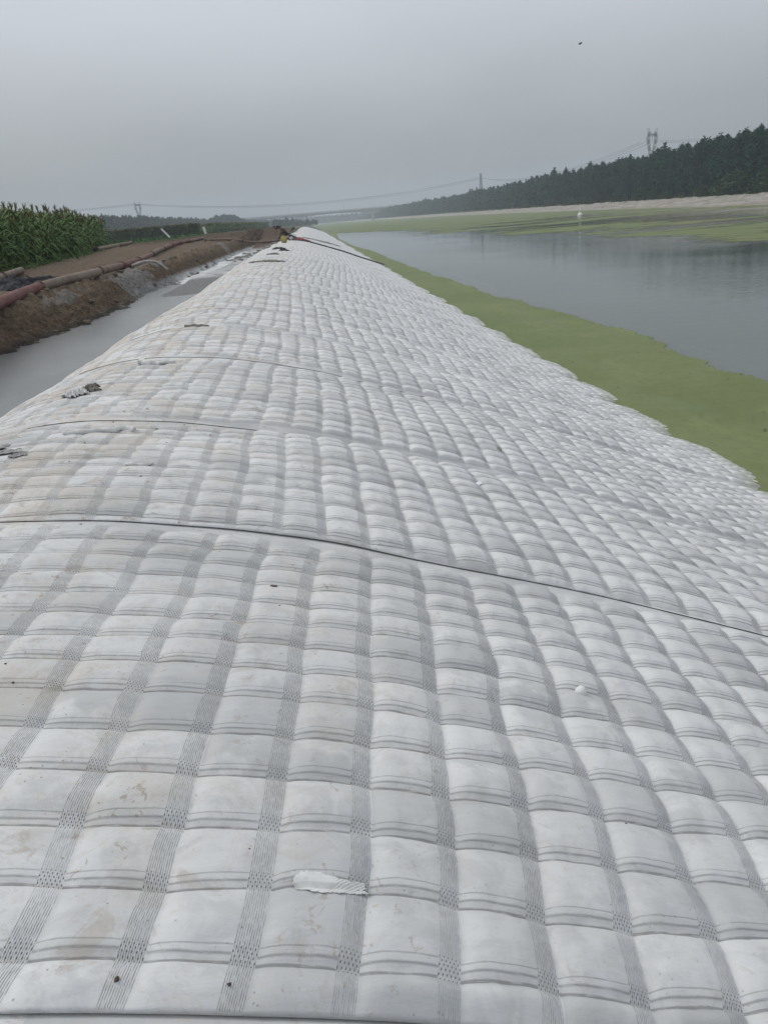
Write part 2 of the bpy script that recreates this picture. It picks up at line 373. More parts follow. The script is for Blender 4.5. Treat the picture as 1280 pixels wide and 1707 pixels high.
def mat_far_bank():
    m, n = mat('far_bank_lining'); P = n.pos(); x, y, z = n.sep(P)
    seam = ((y*.16).fract()-.5).abs().ss(.44, .49); a = n.noise(n.map(P, (1, .2, 1)), .6, 6, .65); b = n.noise(P, .9, 5, .7)
    col = n.mix(a.ss(.35, .68), (.34, .325, .30), (.22, .20, .17)); col = n.mix(b.ss(.50, .62)*.7, col, (.15, .125, .09)); col = n.mix(seam*.4, col, (.25, .23, .2))
    col = n.mix(z.ss(.0, .5, 1, 0)*.6, col, (.20, .20, .14)); n.out(col, .9, n.bump(a, .6, .15), .15); return m
M['farbank'] = mat_far_bank()
M['grass'] = simple('verge_grass', (.06, .09, .03), (.12, .13, .055), .7, .95, .8, .1, .1, 0)

# ------------------------------------------------------------------ ground, river, far bank
def ground():
    ys = np.array([-150, -60, -20, 0, 20, 60, 110, 160, 220, 300, 420, 560, 700, 900, 1150, 1500, 2000, 3500.])
    xl = [-3500, -1500, -700, -300, -120, -60, -30, -14, -9, -6.5, -5.5, -4.5, -3.2, -1.9, 0, 2, 4, 6, 9, 14]
    zl = [-1.2]*6+[-1.3, -1.3, -1.6, -2.2, -2.4, -2.6, -2.0, -1.75, -2.0, -2.7, -3.5, -4.4, -6.2, -6.6]
    off = [-30, -6, 0, 6.5, 14, 60, 400, 1500, 3500]; zr = [-6.6, -5.5, -4.1, -2.05, -1.8, -1.5, -1.2, -1.2, -1.2]
    V = []
    for y in ys:
        b = float(bank_x(y))
        V += [(x, y, EYE+z) for x, z in zip(xl, zl)]+[(b+o, y, EYE+z) for o, z in zip(off, zr)]
    me = np_mesh('ground', V, grid_faces(len(ys), len(xl)+len(off))); tag(link('ground', me, M['ground']), kind='structure')
ground()
def sheet(name, xs, ys, z, m_, **k):
    V = [(x, y, z) for y in ys for x in xs]; me = np_mesh(name, V, grid_faces(len(ys), len(xs))); return tag(link(name, me, m_), **k)
sheet('water', [4.5, 20, 60, 120, 260], [-60, 0, 30, 100, 300, 900, 2500], 0.0, M['water'], kind='structure')
# lined far bank and its grass verge
def farbank():
    ys = np.concatenate([np.arange(-20, 400, 1.2), np.arange(400, 900, 5), np.arange(900, 2400, 25)]); off = np.linspace(-.8, 6.2, 16)
    O, Y = np.meshgrid(off, ys); X = bank_x(Y)+O+fbm(Y*.05, O*0, 3, 5)*1.2
    Z = (O+.8)/7*2.35-.28+fbm(Y*.25, O*.6, 3, 8)*.35*sstep(0, 3, O)+.12*np.abs(np.sin(Y*.5))*sstep(0, 2, O)
    V = np.stack([X, Y, Z], -1).reshape(-1, 3); tag(link('far_bank', np_mesh('far_bank', V, grid_faces(len(ys), len(off))), M['farbank']), kind='structure')
    off = np.linspace(5.6, 16, 9); O, Y = np.meshgrid(off, ys); X = bank_x(Y)+O; Z = 1.85+fbm(Y*.3, O*.5, 3, 2)*.5+(O-5.6)*.03-.35*(O < 5.7)
    V = np.stack([X, Y, Z], -1).reshape(-1, 3); tag(link('verge', np_mesh('verge', V, grid_faces(len(ys), len(off))), M['grass']), kind='structure')
farbank()
# duckweed: a solid belt along the mats and drifting streaks further out
def weed_belt():
    oy = [-40, 3, 14.5, 15.4, 16.2, 17.8, 18.5, 19.7, 21, 24, 28.2, 30.8, 33.5, 34.9, 38.8, 44.4, 51.3, 61.3, 78, 95, 124, 180, 240, 300]; ox = [9.7, 9.4, 9.14, 9.1, 8.96, 9.1, 9.05, 9.32, 9.4, 9.1, 8.8, 8.6, 8.45, 8.0, 8.15, 8.0, 7.8, 7.55, 7.4, 7.4, 6.4, 6.3, 8, 12]
    ys = np.concatenate([np.arange(-40, 5, .6), np.arange(5, 45, .04), np.arange(45, 300, .3)]); xr = np.interp(ys, oy, ox)
    xr = np.convolve(np.pad(xr, 6, mode='edge'), np.ones(13)/13, 'valid'); xr = xr+fbm(ys*.5, ys*0, 5, 3)*.22+np.clip(fbm(ys*2.3, ys*0, 3, 12), 0, 1)*.16+fbm(ys*3, ys*0, 2, 9)*.05
    k = 30; T, Y = np.meshgrid(np.linspace(0, 1, k), ys); X = 4.9+T*(xr[:, None]+.7-4.9); Z = np.full_like(X, .004); ed = xr[:, None]-X
    V = np.stack([X, Y, Z], -1).reshape(-1, 3); me = np_mesh('duckweed', V, grid_faces(len(ys), k)); set_uv(me, 'cover', np.stack([ed, ed*0], -1).reshape(-1, 2)); tag(link('duckweed', me, M['weed']), 'bright green duckweed covering the water along the white mats', 'duckweed', kind='stuff')
    by = [20, 40, 52, 60, 70, 79, 103, 126, 148, 200, 260, 290, 345, 400, 2300]; bx = [44, 36, 31.6, 31, 31.5, 29.7, 29, 27.3, 26.4, 27, 16, 9.5, 9.5, 9.5, 9.5]
    ys = np.concatenate([np.arange(30, 300, 3), np.arange(300, 2300, 20)]); k = 40
    T, Y = np.meshgrid(np.linspace(0, 1, k), ys); lo = np.interp(Y, by, bx)-7; X = lo+T*(bank_x(Y)-lo+.3)
    d = X-lo-7+fbm(X*.03, Y*.02, 3, 4)*4; cov = -.10+.145*sstep(-5, 4, d)-.035*sstep(10, 30, d)*(1-sstep(180, 300, Y))+.17*sstep(150, 320, Y)+.05*sstep(76, 90, X)*(1-sstep(170, 260, Y))
    cov = np.where(d < -6.5, -.4, cov)
    V = np.stack([X, Y, np.full_like(X, .006)], -1).reshape(-1, 3); me = np_mesh('duckweed', V, grid_faces(len(ys), k)); set_uv(me, 'cover', np.stack([cov, cov*0], -1).reshape(-1, 2))
    tag(link('duckweed', me, M['weed2']), 'drifting green streaks of duckweed across the middle and far side of the river', 'duckweed', kind='stuff')
weed_belt()

# ------------------------------------------------------------------ soil berm, ditch, track
def soil_z(x, y):
    rise = sstep(14, 60, y)
    edge = -5.05+.3*fbm(y*.25, y*0, 3, 31)-.45*np.exp(-((y-12.5)/3)**2)
    f = sstep(0, 1.35, edge-x)                                  # ditch face
    z = -1.92+f*(.72+.22*rise)
    z += sstep(1.5, 6, edge-x)*.16+.12*sstep(0, 20, -12-x)+.14*rise*sstep(1, 4, edge-x)
    z += .10*np.exp(-((x+6.15)/.45)**2)*(y < 70)
    ditch = sstep(-.2, .5, x-edge)
    z += ditch*(-.15*(1-sstep(17, 23, y))+.21*sstep(21, 25, y)+.05*np.exp(-((y-27)/2.5)**2+-((x+4.4)/.6)**2)+.05*sstep(46, 54, y)+.42*sstep(57, 70, y))
    z += sstep(70, 95, y)*sstep(-12, -6, x)*.15
    z += 1.02*np.exp(-(((x+4.6)/2.6)**2+((y-92)/12)**2))+.75*np.exp(-(((x+2.6)/1.8)**2+((y-150)/18)**2))+.35*np.exp(-(((x+8.7)/2.2)**2+((y-80)/6)**2))
    rough = .35+.65*np.exp(-((edge-.7-x)/.9)**2)+sstep(50, 80, y)*.6
    dry = 1-ditch*.85
    z += dry*rough*(fbm(x*.9, y*.7, 5, 41)*.20+fbm(x*5, y*5, 3, 44)*.12+np.abs(fbm(x*2.2, y*2.2, 3, 47))*.26)
    z += dry*.03*sstep(8, 8.5, -x)*np.sin(x*9+y*.1)*(1-sstep(11, 12, -x))
    return z
def soil():
    xs = np.concatenate([np.linspace(-75, -16, 24)[:-1], np.linspace(-16, -8, 90)[:-1], np.linspace(-8, -3.0, 120)])
    ys = [1.0]
    while ys[-1] < 235: ys.append(ys[-1]+max(.05, ys[-1]*.0042))
    X, Y = np.meshgrid(xs, np.array(ys)); Z = EYE+soil_z(X, Y)
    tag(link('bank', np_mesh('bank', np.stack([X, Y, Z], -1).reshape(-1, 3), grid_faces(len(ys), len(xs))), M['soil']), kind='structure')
soil()
def gz(x, y): return EYE+float(soil_z(np.array([x*1.]), np.array([y*1.]))[0])
m_, n = mat('ditch_slurry_water'); P = n.pos(); a = n.noise(n.map(P, (1, .35, 1), (0, 0, R(12))), .9, 5, .6); x_, y_, z_ = n.sep(P)
c_ = n.mix(a.ss(.35, .65), (.150, .158, .158), (.190, .198, .198)); c_ = n.mix(y_.ss(14, 24)*.5, c_, (.23, .235, .225))
n.out(c_, .22, n.bump(n.noise(P, 4, 3), .06, .02), .4); M['ditch'] = m_
sheet('ditch_water', [-6.2, -4.5, -2.8], [0, 8, 16, 25, 29.5], EYE-1.74, M['ditch'], kind='structure')
m_, n = mat('white_slurry'); P = n.pos(); a = n.noise(P, 1.6, 6, .65); n.out(n.mix(a.ss(.4, .65), (.60, .61, .61), (.36, .36, .35)), .5, n.bump(a, .4, .03), .3); M['slurry'] = m_
def slurry():
    ys = np.arange(29, 63, .25); k = 14; xs = np.linspace(-5.9, -3.2, k); X, Y = np.meshgrid(xs, ys); Z = EYE-1.735+fbm(X*1.5, Y*.8, 4, 61)*.06+.06*sstep(40, 60, Y)-.1*(1-sstep(30.5, 33.5, Y+fbm(X*2, Y, 2, 4)*2))
    tag(link('slurry_pool', np_mesh('slurry_pool', np.stack([X, Y, Z], -1).reshape(-1, 3), grid_faces(len(ys), k)), M['slurry']), kind='structure')
slurry()

# ------------------------------------------------------------------ quilted mat panels
PITCH_S, PITCH_T = .2385, .187
GR = []
def panel(i, y0, y1, dx, dy, s0, shear, t0, bulge, damp, label, lift=.012):
    tail = .12
    L = y1-y0; nyr = int(round(L/dy)); ys = np.linspace(y0, y1+tail, nyr+int(tail/dy)+1)
    xs = np.arange(-4.5, 7.01, dx); X, Y = np.meshgrid(xs, ys)
    v = (Y-y0)/L; slope = sstep(-1.8, 1.0, X)
    wob = fbm(X*.45+i*9, Y*.6, 3, 100+i)*.06+fbm(X*1.6, Y*3.1, 2, 200+i)*.028
    vc = np.clip(v, 0, 1); seam_wob = (fbm(X*.5, X*0+i*3.1, 2, 55)*(1-vc)+fbm(X*.5, X*0+(i+1)*3.1, 2, 55)*vc)*(.05 if y1 < 4 else .12)
    Yw = Y+seam_wob
    s = (X-s0-shear*(Y-y0)*(.7+.3*slope)+wob*1.0)/(PITCH_S*(1+(.02*(Y-y0) if i == 1 else 0)))
    t = (Y-y0-t0+wob+.012*np.sin((Y-y0)*3.1+i)+.018*np.sin(X*1.7+i))/PITCH_T
    sf = s-np.floor(s); tf = t-np.floor(t)
    ns = .01 if i < 3 else .13 if i < 9 else .16
    strip = np.clip(sstep(L-.12, L-.10, Y-y0)+(1-sstep(ns-.005, ns, Y-y0)), 0, 1)
    bs = np.clip(sf/.30, 0, 1); bs = np.sin(bs*np.pi/2)**.7*(1-np.clip((sf-.5)/.5, 0, 1)**2.3)
    tp = np.clip((tf-.03)/.97, 0, 1); bt = np.clip(np.sin(np.pi*tp**.85), 0, 1)**.6
    cell = .75+.5*_h(np.floor(s).astype(np.int64), np.floor(t).astype(np.int64), i+3)
    Ax = .003+.0135*slope; At = .009+.0135*sstep(-2.5, .5, X)
    h = (Ax*bs+At*bt*(.45+.55*bs)*cell)*(1-.8*strip)+.004*bt*(1-strip)
    strat = np.clip(1-np.abs(2*v-1)**2.6, 0, 1)
    h += bulge*strat*(.35+.65*slope)+fbm(X*.7, Y*.9, 3, 7)*.045+fbm(X*6, Y*17, 3, 70)*.0045*(y1 < 12)+fbm(X*1.5, Y*10, 4, 71)*.020*(1-.75*slope)*(y1 < 17)
    h += -.018*np.exp(-((Y-y0)/.10)**2)*0
    h *= .12+.88*sstep(-.01, .07, Y-y0)*(1-sstep(L-.08, L+.01, Y-y0)); head = lift*(1-sstep(.0, .35, Y-y0)); h += (i == 2)*.011*np.exp(-((X+.25)/.55)**2)*(1-sstep(0, .25, Y-y0))+head*(.55+fbm(X*1.1, X*0+i, 2, 19)*1.3)-(.0025 if i == 0 else .0012)*sstep(-.01, .02, Y-y1)-.006*sstep(L-.3, L, Y-y0)
    dz = (prof(X+.05, Yw)-prof(X-.05, Yw))/.1; nx = -dz/np.sqrt(1+dz*dz); nz = 1/np.sqrt(1+dz*dz)
    h = h-((.055+(bulge-.055)*strat)*.72*(.35+.65*slope)+.55*At+.5*Ax)
    # cloth sags over each cell so the face nearest the water is rounder
    Z = EYE+prof(X, Yw)+nz*h; XX = X+nx*h*1.0
    V = np.stack([XX, Yw, Z], -1)
    skirt = V[:1].copy(); skirt[..., 2] -= .0015*(i < 2)+(i == 2)*.008*np.exp(-((X[:1]+.25)/.55)**2); skirt[..., 1] += .004*(i < 2)
    V = np.concatenate([skirt, V], 0); nr = V.shape[0]
    pad = lambda A: np.concatenate([A[:1], A], 0)
    me = np_mesh('geotextile_mat', V.reshape(-1, 3), grid_faces(nr, len(xs)))
    set_uv(me, 'cells', np.stack([pad(s), pad(t)], -1).reshape(-1, 2))
    base_d = {0: .32, 1: .27, 2: .17, 3: .10}.get(i, 0)*np.clip(.9+fbm(X*.8, Y*.9, 3, 88)*.8, 0, 1.4)
    dm = base_d+damp*np.maximum(sstep(L-.15, L-.10, Y-y0), (i > 2)*(1-sstep(ns-.01, ns+.01, Y-y0)))*sstep(-2.2, -.5, X)*np.clip(.75+fbm(X*2, Y*3, 3, 5+i), 0, 1)
    set_uv(me, 'extra', np.stack([pad(strip), pad(dm)], -1).reshape(-1, 2))
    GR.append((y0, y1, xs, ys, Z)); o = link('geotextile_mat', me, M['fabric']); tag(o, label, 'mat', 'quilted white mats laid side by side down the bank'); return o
SE = [.25, 1.10, 3.72, 5.86, 8.85, 11.5, 14.0, 16.3, 19.1, 22.0, 25.5, 29.3, 33.5, 38.5, 44, 50, 56, 62.5, 69, 76, 85, 100, 125, 165, 230, 330]
LB = ['narrow front strip of quilted white mat cut off by the bottom edge of the photo',
 'nearest full quilted mat, large clear cells, with the torn white patch lying on it',
 'quilted white mat just beyond the long dark open seam, with the white pebble on it',
 'quilted white mat with the crumpled cloth heap lying on its crest',
 'quilted white mat just beyond the one carrying the crumpled cloth heap',
 'quilted mat third beyond the dark seam, with the thin dark strip on its crest',
 'short puffy quilted mat just beyond the mat with the thin dark torn strip']
for i in range(len(SE)-1):
    y0, y1 = SE[i], SE[i+1]; ym = .5*(y0+y1)
    dx = .0105 if y1 < 4 else .0145 if y1 < 9 else .02 if y1 < 17 else .03 if y1 < 40 else .05 if y1 < 80 else .1
    dy = .0105 if y1 < 4 else .015 if y1 < 9 else .022 if y1 < 17 else .035 if y1 < 40 else .06 if y1 < 80 else .15
    s0 = {0: -.112, 1: -.124, 2: -.113}.get(i, None)
    if s0 is None: s0 = random.uniform(-.12, .12)
    sh = {0: .1, 1: .1, 2: -.02}.get(i, random.uniform(-.05, .05))
    t0 = {0: .05, 1: .10}.get(i, .06)
    bl = .05 if i < 2 else .055 if i < 4 else .10 if i < 8 else .14
    if i == 0: bl = .02
    damp = [0, .35, .6, .75, .75, .3, .5][i] if i < 7 else .3
    if i < 7: lb = LB[i]
    elif y1 <= 77: lb = ('puffy quilted mat just beyond the one with the thin dark strip on its crest' if i == 7 else 'white mat carrying the large dark muddy rag on its crest' if y0 < 31.2 < y1 else 'white mat with the flat black scrap lying on its crest' if y0 < 43.6 < y1 else 'white mat with the dark knobbed scrap lying on its crest' if y0 < 46.2 < y1 else 'white mat with the small pale brown scrap on its crest' if y0 < 38.5 < y1 and y0 > 33 else 'white mat with the yellow can standing on its crest' if y0 < 61.5 < y1 else 'white mat crossed by the black hose next to the engine pump' if y0 < 67 < y1 else 'white mat with the red cloth lying on its crest' if y0 < 73 < y1 else 'puffy white quilted mat on the middle stretch of the bank')
    else: lb = 'distant white mat on the far stretch of the bank beyond the yellow can'
    panel(i, y0, y1, dx, dy, s0+.035, sh, t0, bl, damp, lb, .0025 if i == 1 else .0)
def mz(x, y):                                 # top of the mats at a spot
    for y0, y1, xs, ys, Z in GR:
        if y0 <= y < y1:
            fa = min(max((x-xs[0])/(xs[1]-xs[0]), 0), len(xs)-1.01); fb = min(max((y-ys[0])/(ys[1]-ys[0]), 0), len(ys)-1.01); a = int(fa); b = int(fb); fa -= a; fb -= b
            return float((Z[b, a]*(1-fa)+Z[b, a+1]*fa)*(1-fb)+(Z[b+1, a]*(1-fa)+Z[b+1, a+1]*fa)*fb)
    return EYE+float(prof(np.array([x*1.]), np.array([y*1.]))[0])

# ------------------------------------------------------------------ foliage helpers
def leaf_quads(C, size, rng, flat=0.0, asp=1.0):
    k = len(C); a = rng.normal(size=(k, 3)); a[:, 2] *= (1-flat); a /= np.linalg.norm(a, axis=1)[:, None]
    b = rng.normal(size=(k, 3)); b -= (b*a).sum(1)[:, None]*a; b /= np.linalg.norm(b, axis=1)[:, None]
    sz = np.asarray(size)*rng.uniform(.6, 1.3, k); a = a*sz[:, None]; b = b*(sz*asp)[:, None]*.6
    V = np.stack([C-a, C-b*.9, C+a, C+b], 1).reshape(-1, 3); return V, np.arange(4*k).reshape(-1, 4)
def poplar_pts(rng, h, r, k, wide=False):
    z = rng.beta(1.5, 1.15, k); ang = rng.uniform(0, 2*np.pi, k)
    pr = (np.sin(np.pi*np.clip(z*.90+.07, 0, 1)**(1.0 if not wide else .62))**(.62 if not wide else .75))
    lob = 1+.28*np.sin(ang*3+z*9+rng.uniform(0, 6))+.22*np.sin(ang*5-z*21+rng.uniform(0, 6))
    rad = r*pr*lob*rng.uniform(.35, 1, k)**.5
    b = h*.10 if not wide else 0.0
    C = np.stack([np.cos(ang)*rad, np.sin(ang)*rad, b+z*(h-b)], 1); C += rng.normal(size=C.shape)*.12; return C
def tree_variant(seed, h, r, k, size, trunk=True, mleaf='poplar', wide=False):
    rng = np.random.default_rng(seed); C = poplar_pts(rng, h, r, k, wide)
    tip = np.stack([rng.normal(0, .2, 40), rng.normal(0, .2, 40), rng.uniform(h*.88, h*1.05, 40)], 1); C = np.concatenate([C, tip])
    V, Q = leaf_quads(C, np.where(C[:, 2] > h*.92, size*.6, size), rng, .2, 1.0)
    crown = np_mesh('crown', V, Q); crown.materials.append(M[mleaf]); tm = None
    if trunk:
        bm = tube([(0, 0, -.6), (.05, .02, h*.3), (-.04, .05, h*.6), (0, 0, h*.94)], [h*.016, h*.013, h*.008, .02], 7)
        for j in range(7):
            a = j*2.4; zz = h*(.2+.09*j); tube([(0, 0, zz), (math.cos(a)*r*.35, math.sin(a)*r*.35, zz+h*.09), (math.cos(a)*r*.6, math.sin(a)*r*.6, zz+h*.2)], [.06, .045, .015], 5, bm)
        tm = bpy.data.meshes.new('trunk'); bm.to_mesh(tm); bm.free(); tm.materials.append(M['bark'])
    return crown, tm, (V, Q)
def place_tree(name, var, loc, s, rz, label, group, cat='tree'):
    e = empty(name, loc, rz); e.scale = s; tag(e, label, cat, group)
    for nm, me in (('crown', var[0]), ('trunk', var[1])):
        if me: o = bpy.data.objects.new(nm, me); COL.objects.link(o); o.parent = e
    return e
rng = np.random.default_rng(5)
pop = [tree_variant(100+i, 13.0, rng.uniform(1.35, 1.95), 1600, .40) for i in range(6)]
bush = [tree_variant(200+i, 3.6, 2.3, 1100, .26, True, 'bush', True) for i in range(3)]
cnt = 0; Y = 118.0; spots = []
while cnt < 285:
    for row in range(3):
        if cnt >= 285: break
        x = float(bank_x(Y))+15+row*3.4+rng.uniform(-1, 1); y = Y+row*1.2+rng.uniform(-.9, .9); sc = rng.uniform(.80, 1.17)*(1+.02*row)
        if rng.random() < .05: sc *= 1.08
        place_tree('poplar_tree', pop[int(rng.integers(6))], (x, y, 1.9), (sc*rng.uniform(.9, 1.2), sc*rng.uniform(.9, 1.2), sc), rng.uniform(0, 6.3),
                   'slim dark green poplar in the dense wood above the pale far bank', 'poplars in the wood along the far bank'); cnt += 1
    Y += 2.3 if Y < 180 else 3.3
YEND = Y
cs = [(tree_variant(300+i, 13.0, 2.0, 300, .85, False)[2]) for i in range(5)]
def merged(name, variants, pts, scales, m_, **k):
    Vs, Qs, off = [], [], 0
    for j, (p, s_) in enumerate(zip(pts, scales)):
        V, Q = variants[j % len(variants)]; a = RNG.uniform(0, 6.3); c, s = math.cos(a), math.sin(a)
        W = np.stack([V[:, 0]*c-V[:, 1]*s, V[:, 0]*s+V[:, 1]*c, V[:, 2]], 1)*s_+np.array(p); Vs.append(W); Qs.append(Q+off); off += len(V)
    return tag(link(name, np_mesh(name, np.concatenate(Vs), np.concatenate(Qs)), m_, smooth=False), **k)
pts, sc = [], []
y = 112.
while y < 1700:
    far = y > YEND
    for row in (range(0, 9) if far else range(3, 11)):
        pts.append((float(bank_x(y))+15+row*3.5+rng.uniform(-1.3, 1.3), y+rng.uniform(-1.5, 1.5), 1.8)); s_ = rng.uniform(.82, 1.17)*1.04; s_ *= 1.12 if rng.random() < .06 else 1
        if y > 1200: s_ *= max(.3, 1-(y-1200)/700)
        sc.append(s_)
    y += 2.8 if y < YEND else 4.0 if y < 700 else 7.5
merged('poplar_wood', cs, pts, sc, M['poplar'], label='deep wood of dark poplars running away along the far bank', cat='wood', kind='stuff')
BL = 'rounded leafy bush at the foot of the poplar wood on the far bank'
for (px_, yy, s_) in ((1130, 186, 1.55), (1160, 176, 1.35), (1105, 196, 1.1), (1060, 210, .9), (985, 262, 1.2), (925, 315, 1.5), (905, 330, 1.3), (1010, 246, .8), (880, 350, 1.0), (1215, 165, .8), (1240, 158, .75), (1270, 150, .85), (1190, 170, .9), (850, 385, 1.0), (800, 450, 1.2), (1085, 202, .75), (960, 280, .85), (1030, 232, .7)):
    place_tree('bush', bush[int(rng.integers(3))], (float(bank_x(yy))+8.5+rng.uniform(0, 3.5), yy, 1.8), (s_, s_*1.1, s_), rng.uniform(0, 6), BL, 'bushes at the foot of the far wood', 'bush')

# far woodland on the left, low blue-green line behind the fields
fv = [tree_variant(400+i, 14, 3.4, 260, .95, False, 'fartree', True)[2] for i in range(4)]
pts, sc = [], []
for px_ in np.arange(-60, 505, 1.6):
    D = np.interp(px_, [-60, 165, 250, 350, 362, 398, 430, 500], [420, 480, 560, 760, 780, 800, 1000, 1300])
    for row in range(3):
        q = at_y(px_, 400, D+row*8+rng.uniform(-4, 4)); hs = np.interp(px_, [165, 250, 330, 355, 365, 380, 395, 415, 500], [1.0, .92, .88, .8, .95, 1.0, .95, .7, .65])
        pts.append((q.x, q.y, 2.6)); sc.append(hs*rng.uniform(.8, 1.12))
merged('woodland', fv, pts, sc, M['fartree'], label='low blue-green line of woodland behind the fields on the left', cat='wood', kind='stuff')
# trees behind the bridge and near its left pier
pts = []; sc = []
for px_ in np.arange(500, 720, 1.2): q = at_y(px_, 380, 1750+rng.uniform(-30, 30)); pts.append((q.x, q.y, 1.5)); sc.append(rng.uniform(.8, 1.15))
for px_ in np.arange(455, 530, 1.7):
    q = at_y(px_, 380, 700+rng.uniform(-20, 20)); pts.append((q.x, q.y, 2.0)); sc.append(rng.uniform(.28, .5)*(1.2 if px_ < 490 else .8))
merged('far_scrub', fv, pts, sc, M['fartree'], label='hazy scrub on the near shore just in front of the bridge', cat='scrub', kind='stuff')

# ------------------------------------------------------------------ maize
def maize(seed, leaves=11, h=2.2, seg=5):
    r = np.random.default_rng(seed); V = []; Q = []; mi = []
    def strip(P, W, side, mid):
        b = len(V)
        for p, w_ in zip(P, W): V.append(p-side*w_); V.append(p+side*w_)
        for k in range(len(P)-1): Q.append([b+2*k, b+2*k+1, b+2*k+3, b+2*k+2]); mi.append(mid)
    z = np.array([0, 0, 1.])
    for a in (0, math.pi/2): strip([np.array([0, 0, t_]) for t_ in np.linspace(-.1, h, 4)], [.014, .013, .011, .006], np.array([math.cos(a), math.sin(a), 0]), 1)
    base = r.uniform(0, math.pi)
    for i in range(leaves):
        t_ = i/(leaves-1); a = base+(i % 2)*math.pi+r.normal(0, .45); d = np.array([math.cos(a), math.sin(a), 0]); side = np.array([-math.sin(a), math.cos(a), 0])
        ln = r.uniform(.6, .85)*(1-.35*abs(t_-.45)); z0 = .25+t_*(h-.45); rise = r.uniform(.75, 1.35)*(.7+.6*t_)
        P = []; W = []
        for k in range(seg+1):
            u = k/seg; P.append(np.array([0, 0, z0])+d*ln*u*(1.-.1*u)+z*(ln*(rise*u-(1.15+.3*r.random())*u*u*(1.1-.5*t_)))); W.append(.043*math.sin(math.pi*min(1, .12+u*.88))**.7)
        strip(P, W, (side+z*.25*r.normal())/1.0, 0)
    for i in range(7):
        a = r.uniform(0, 6.3); sp = .0 if i == 0 else r.uniform(.05, .14)
        strip([np.array([0, 0, h-.03]), np.array([math.cos(a)*sp*.6, math.sin(a)*sp*.6, h+.17]), np.array([math.cos(a)*sp*1.3, math.sin(a)*sp*1.3, h+r.uniform(.25, .36)])], [.012, .022, .006], np.array([-math.sin(a), math.cos(a), 0]), 2)
    return np.array(V), np.array(Q), np.array(mi)
mz_v = []
for i in range(6):
    V, Q, mi = maize(900+i, 11, rng.uniform(2.0, 2.35)); me = np_mesh('maize_plant', V, Q); me.polygons.foreach_set('material_index', mi.astype(np.int32))
    for k in ('corn', 'stalk', 'tassel'): me.materials.append(M[k])
    mz_v.append(me)
EDGE = [(-10.6, 17.5), (-11.4, 25), (-12.2, 31.6), (-12.9, 42.5), (-15.4, 57), (-21, 85)]
def edge_x(y): return np.interp(y, [e[1] for e in EDGE], [e[0] for e in EDGE])
front, rest = [], []
for rw in range(26):
    y = 22.0
    while y < 86-rw*.2:
        x = float(edge_x(y))-.35-rw*.62+rng.normal(0, .07); (front if (rw < 2 and y > 26) else rest).append((x, y+rng.normal(0, .05), rw)); y += .26+y*.0022
front.sort(key=lambda p: p[1]); nfront = front[:292]; rest += front[292:]
for (x, y, rw) in nfront:
    o = bpy.data.objects.new('maize_plant', mz_v[int(rng.integers(6))]); COL.objects.link(o); s_ = rng.uniform(.88, 1.1)
    o.location = (x, y, gz(x, y)-.02); o.rotation_euler = (rng.normal(0, .05), rng.normal(0, .05), rng.uniform(0, 6.3)); o.scale = (s_*1.05, s_*1.05, s_)
    tag(o, 'tall green maize plant with tassel in the front rows beside the soil track', 'maize', 'maize plants at the near edge of the field')
mlow = [maize(950+i, 8, 2.15, 3) for i in range(5)]
def merged_m(name, variants, pts, m_, tilt=.05, **k):
    Vs, Qs, Ms, off = [], [], [], 0
    for j, (x, y, zz, s_) in enumerate(pts):
        V, Q, mi = variants[j % len(variants)]; a = RNG.uniform(0, 6.3); c, s = math.cos(a), math.sin(a); tx, ty = RNG.normal(0, tilt, 2)
        W = np.stack([V[:, 0]*c-V[:, 1]*s+V[:, 2]*tx, V[:, 0]*s+V[:, 1]*c+V[:, 2]*ty, V[:, 2]], 1)*s_+np.array((x, y, zz)); Vs.append(W); Qs.append(Q+off); Ms.append(mi); off += len(V)
    me = np_mesh(name, np.concatenate(Vs), np.concatenate(Qs)); me.polygons.foreach_set('material_index', np.concatenate(Ms).astype(np.int32)); return tag(link(name, me, m_, smooth=False), **k)
mm = [M['corn'], M['stalk'], M['tassel']]
merged_m('maize_field', mlow, [(x, y, gz(x, y)-.05, rng.uniform(.9, 1.12)) for x, y, rw in rest], mm, label='dense tall maize filling the near field on the left', cat='maize', kind='stuff')
# maize block further out
far_pts = []
for k in range(4200):
    u = rng.random()**.6; Yb = 175+u*215; xe = np.interp(Yb, [175, 220, 370, 400], [-46, -26, -22, -18]); q = rng.random()**1.6; xx = xe-q*40*(1 if Yb < 220 else .5); far_pts.append((xx+rng.normal(0, .3), Yb, EYE-.80, rng.uniform(1.0, 1.2)*1.05))
for k in range(1500): f_ = rng.random(); far_pts.append((-70+f_*46, 176+rng.random()*2.5, EYE-.80, rng.uniform(1.0, 1.2)))
for k in range(1500): f_ = rng.random()**.7; far_pts.append((np.interp(f_, [0, 1], [-26, -22])+rng.normal(0, .8), 200+f_*170, EYE-.8, rng.uniform(1.0, 1.25)))
mfar = [maize(980+i, 7, 2.1, 2) for i in range(4)]; mfar = [(V*np.array([1.9, 1.9, 1]), Q, mi) for V, Q, mi in mfar]
merged_m('maize_field', mfar, far_pts, mm, label='distant block of maize beyond the low green crop', cat='maize', kind='stuff')
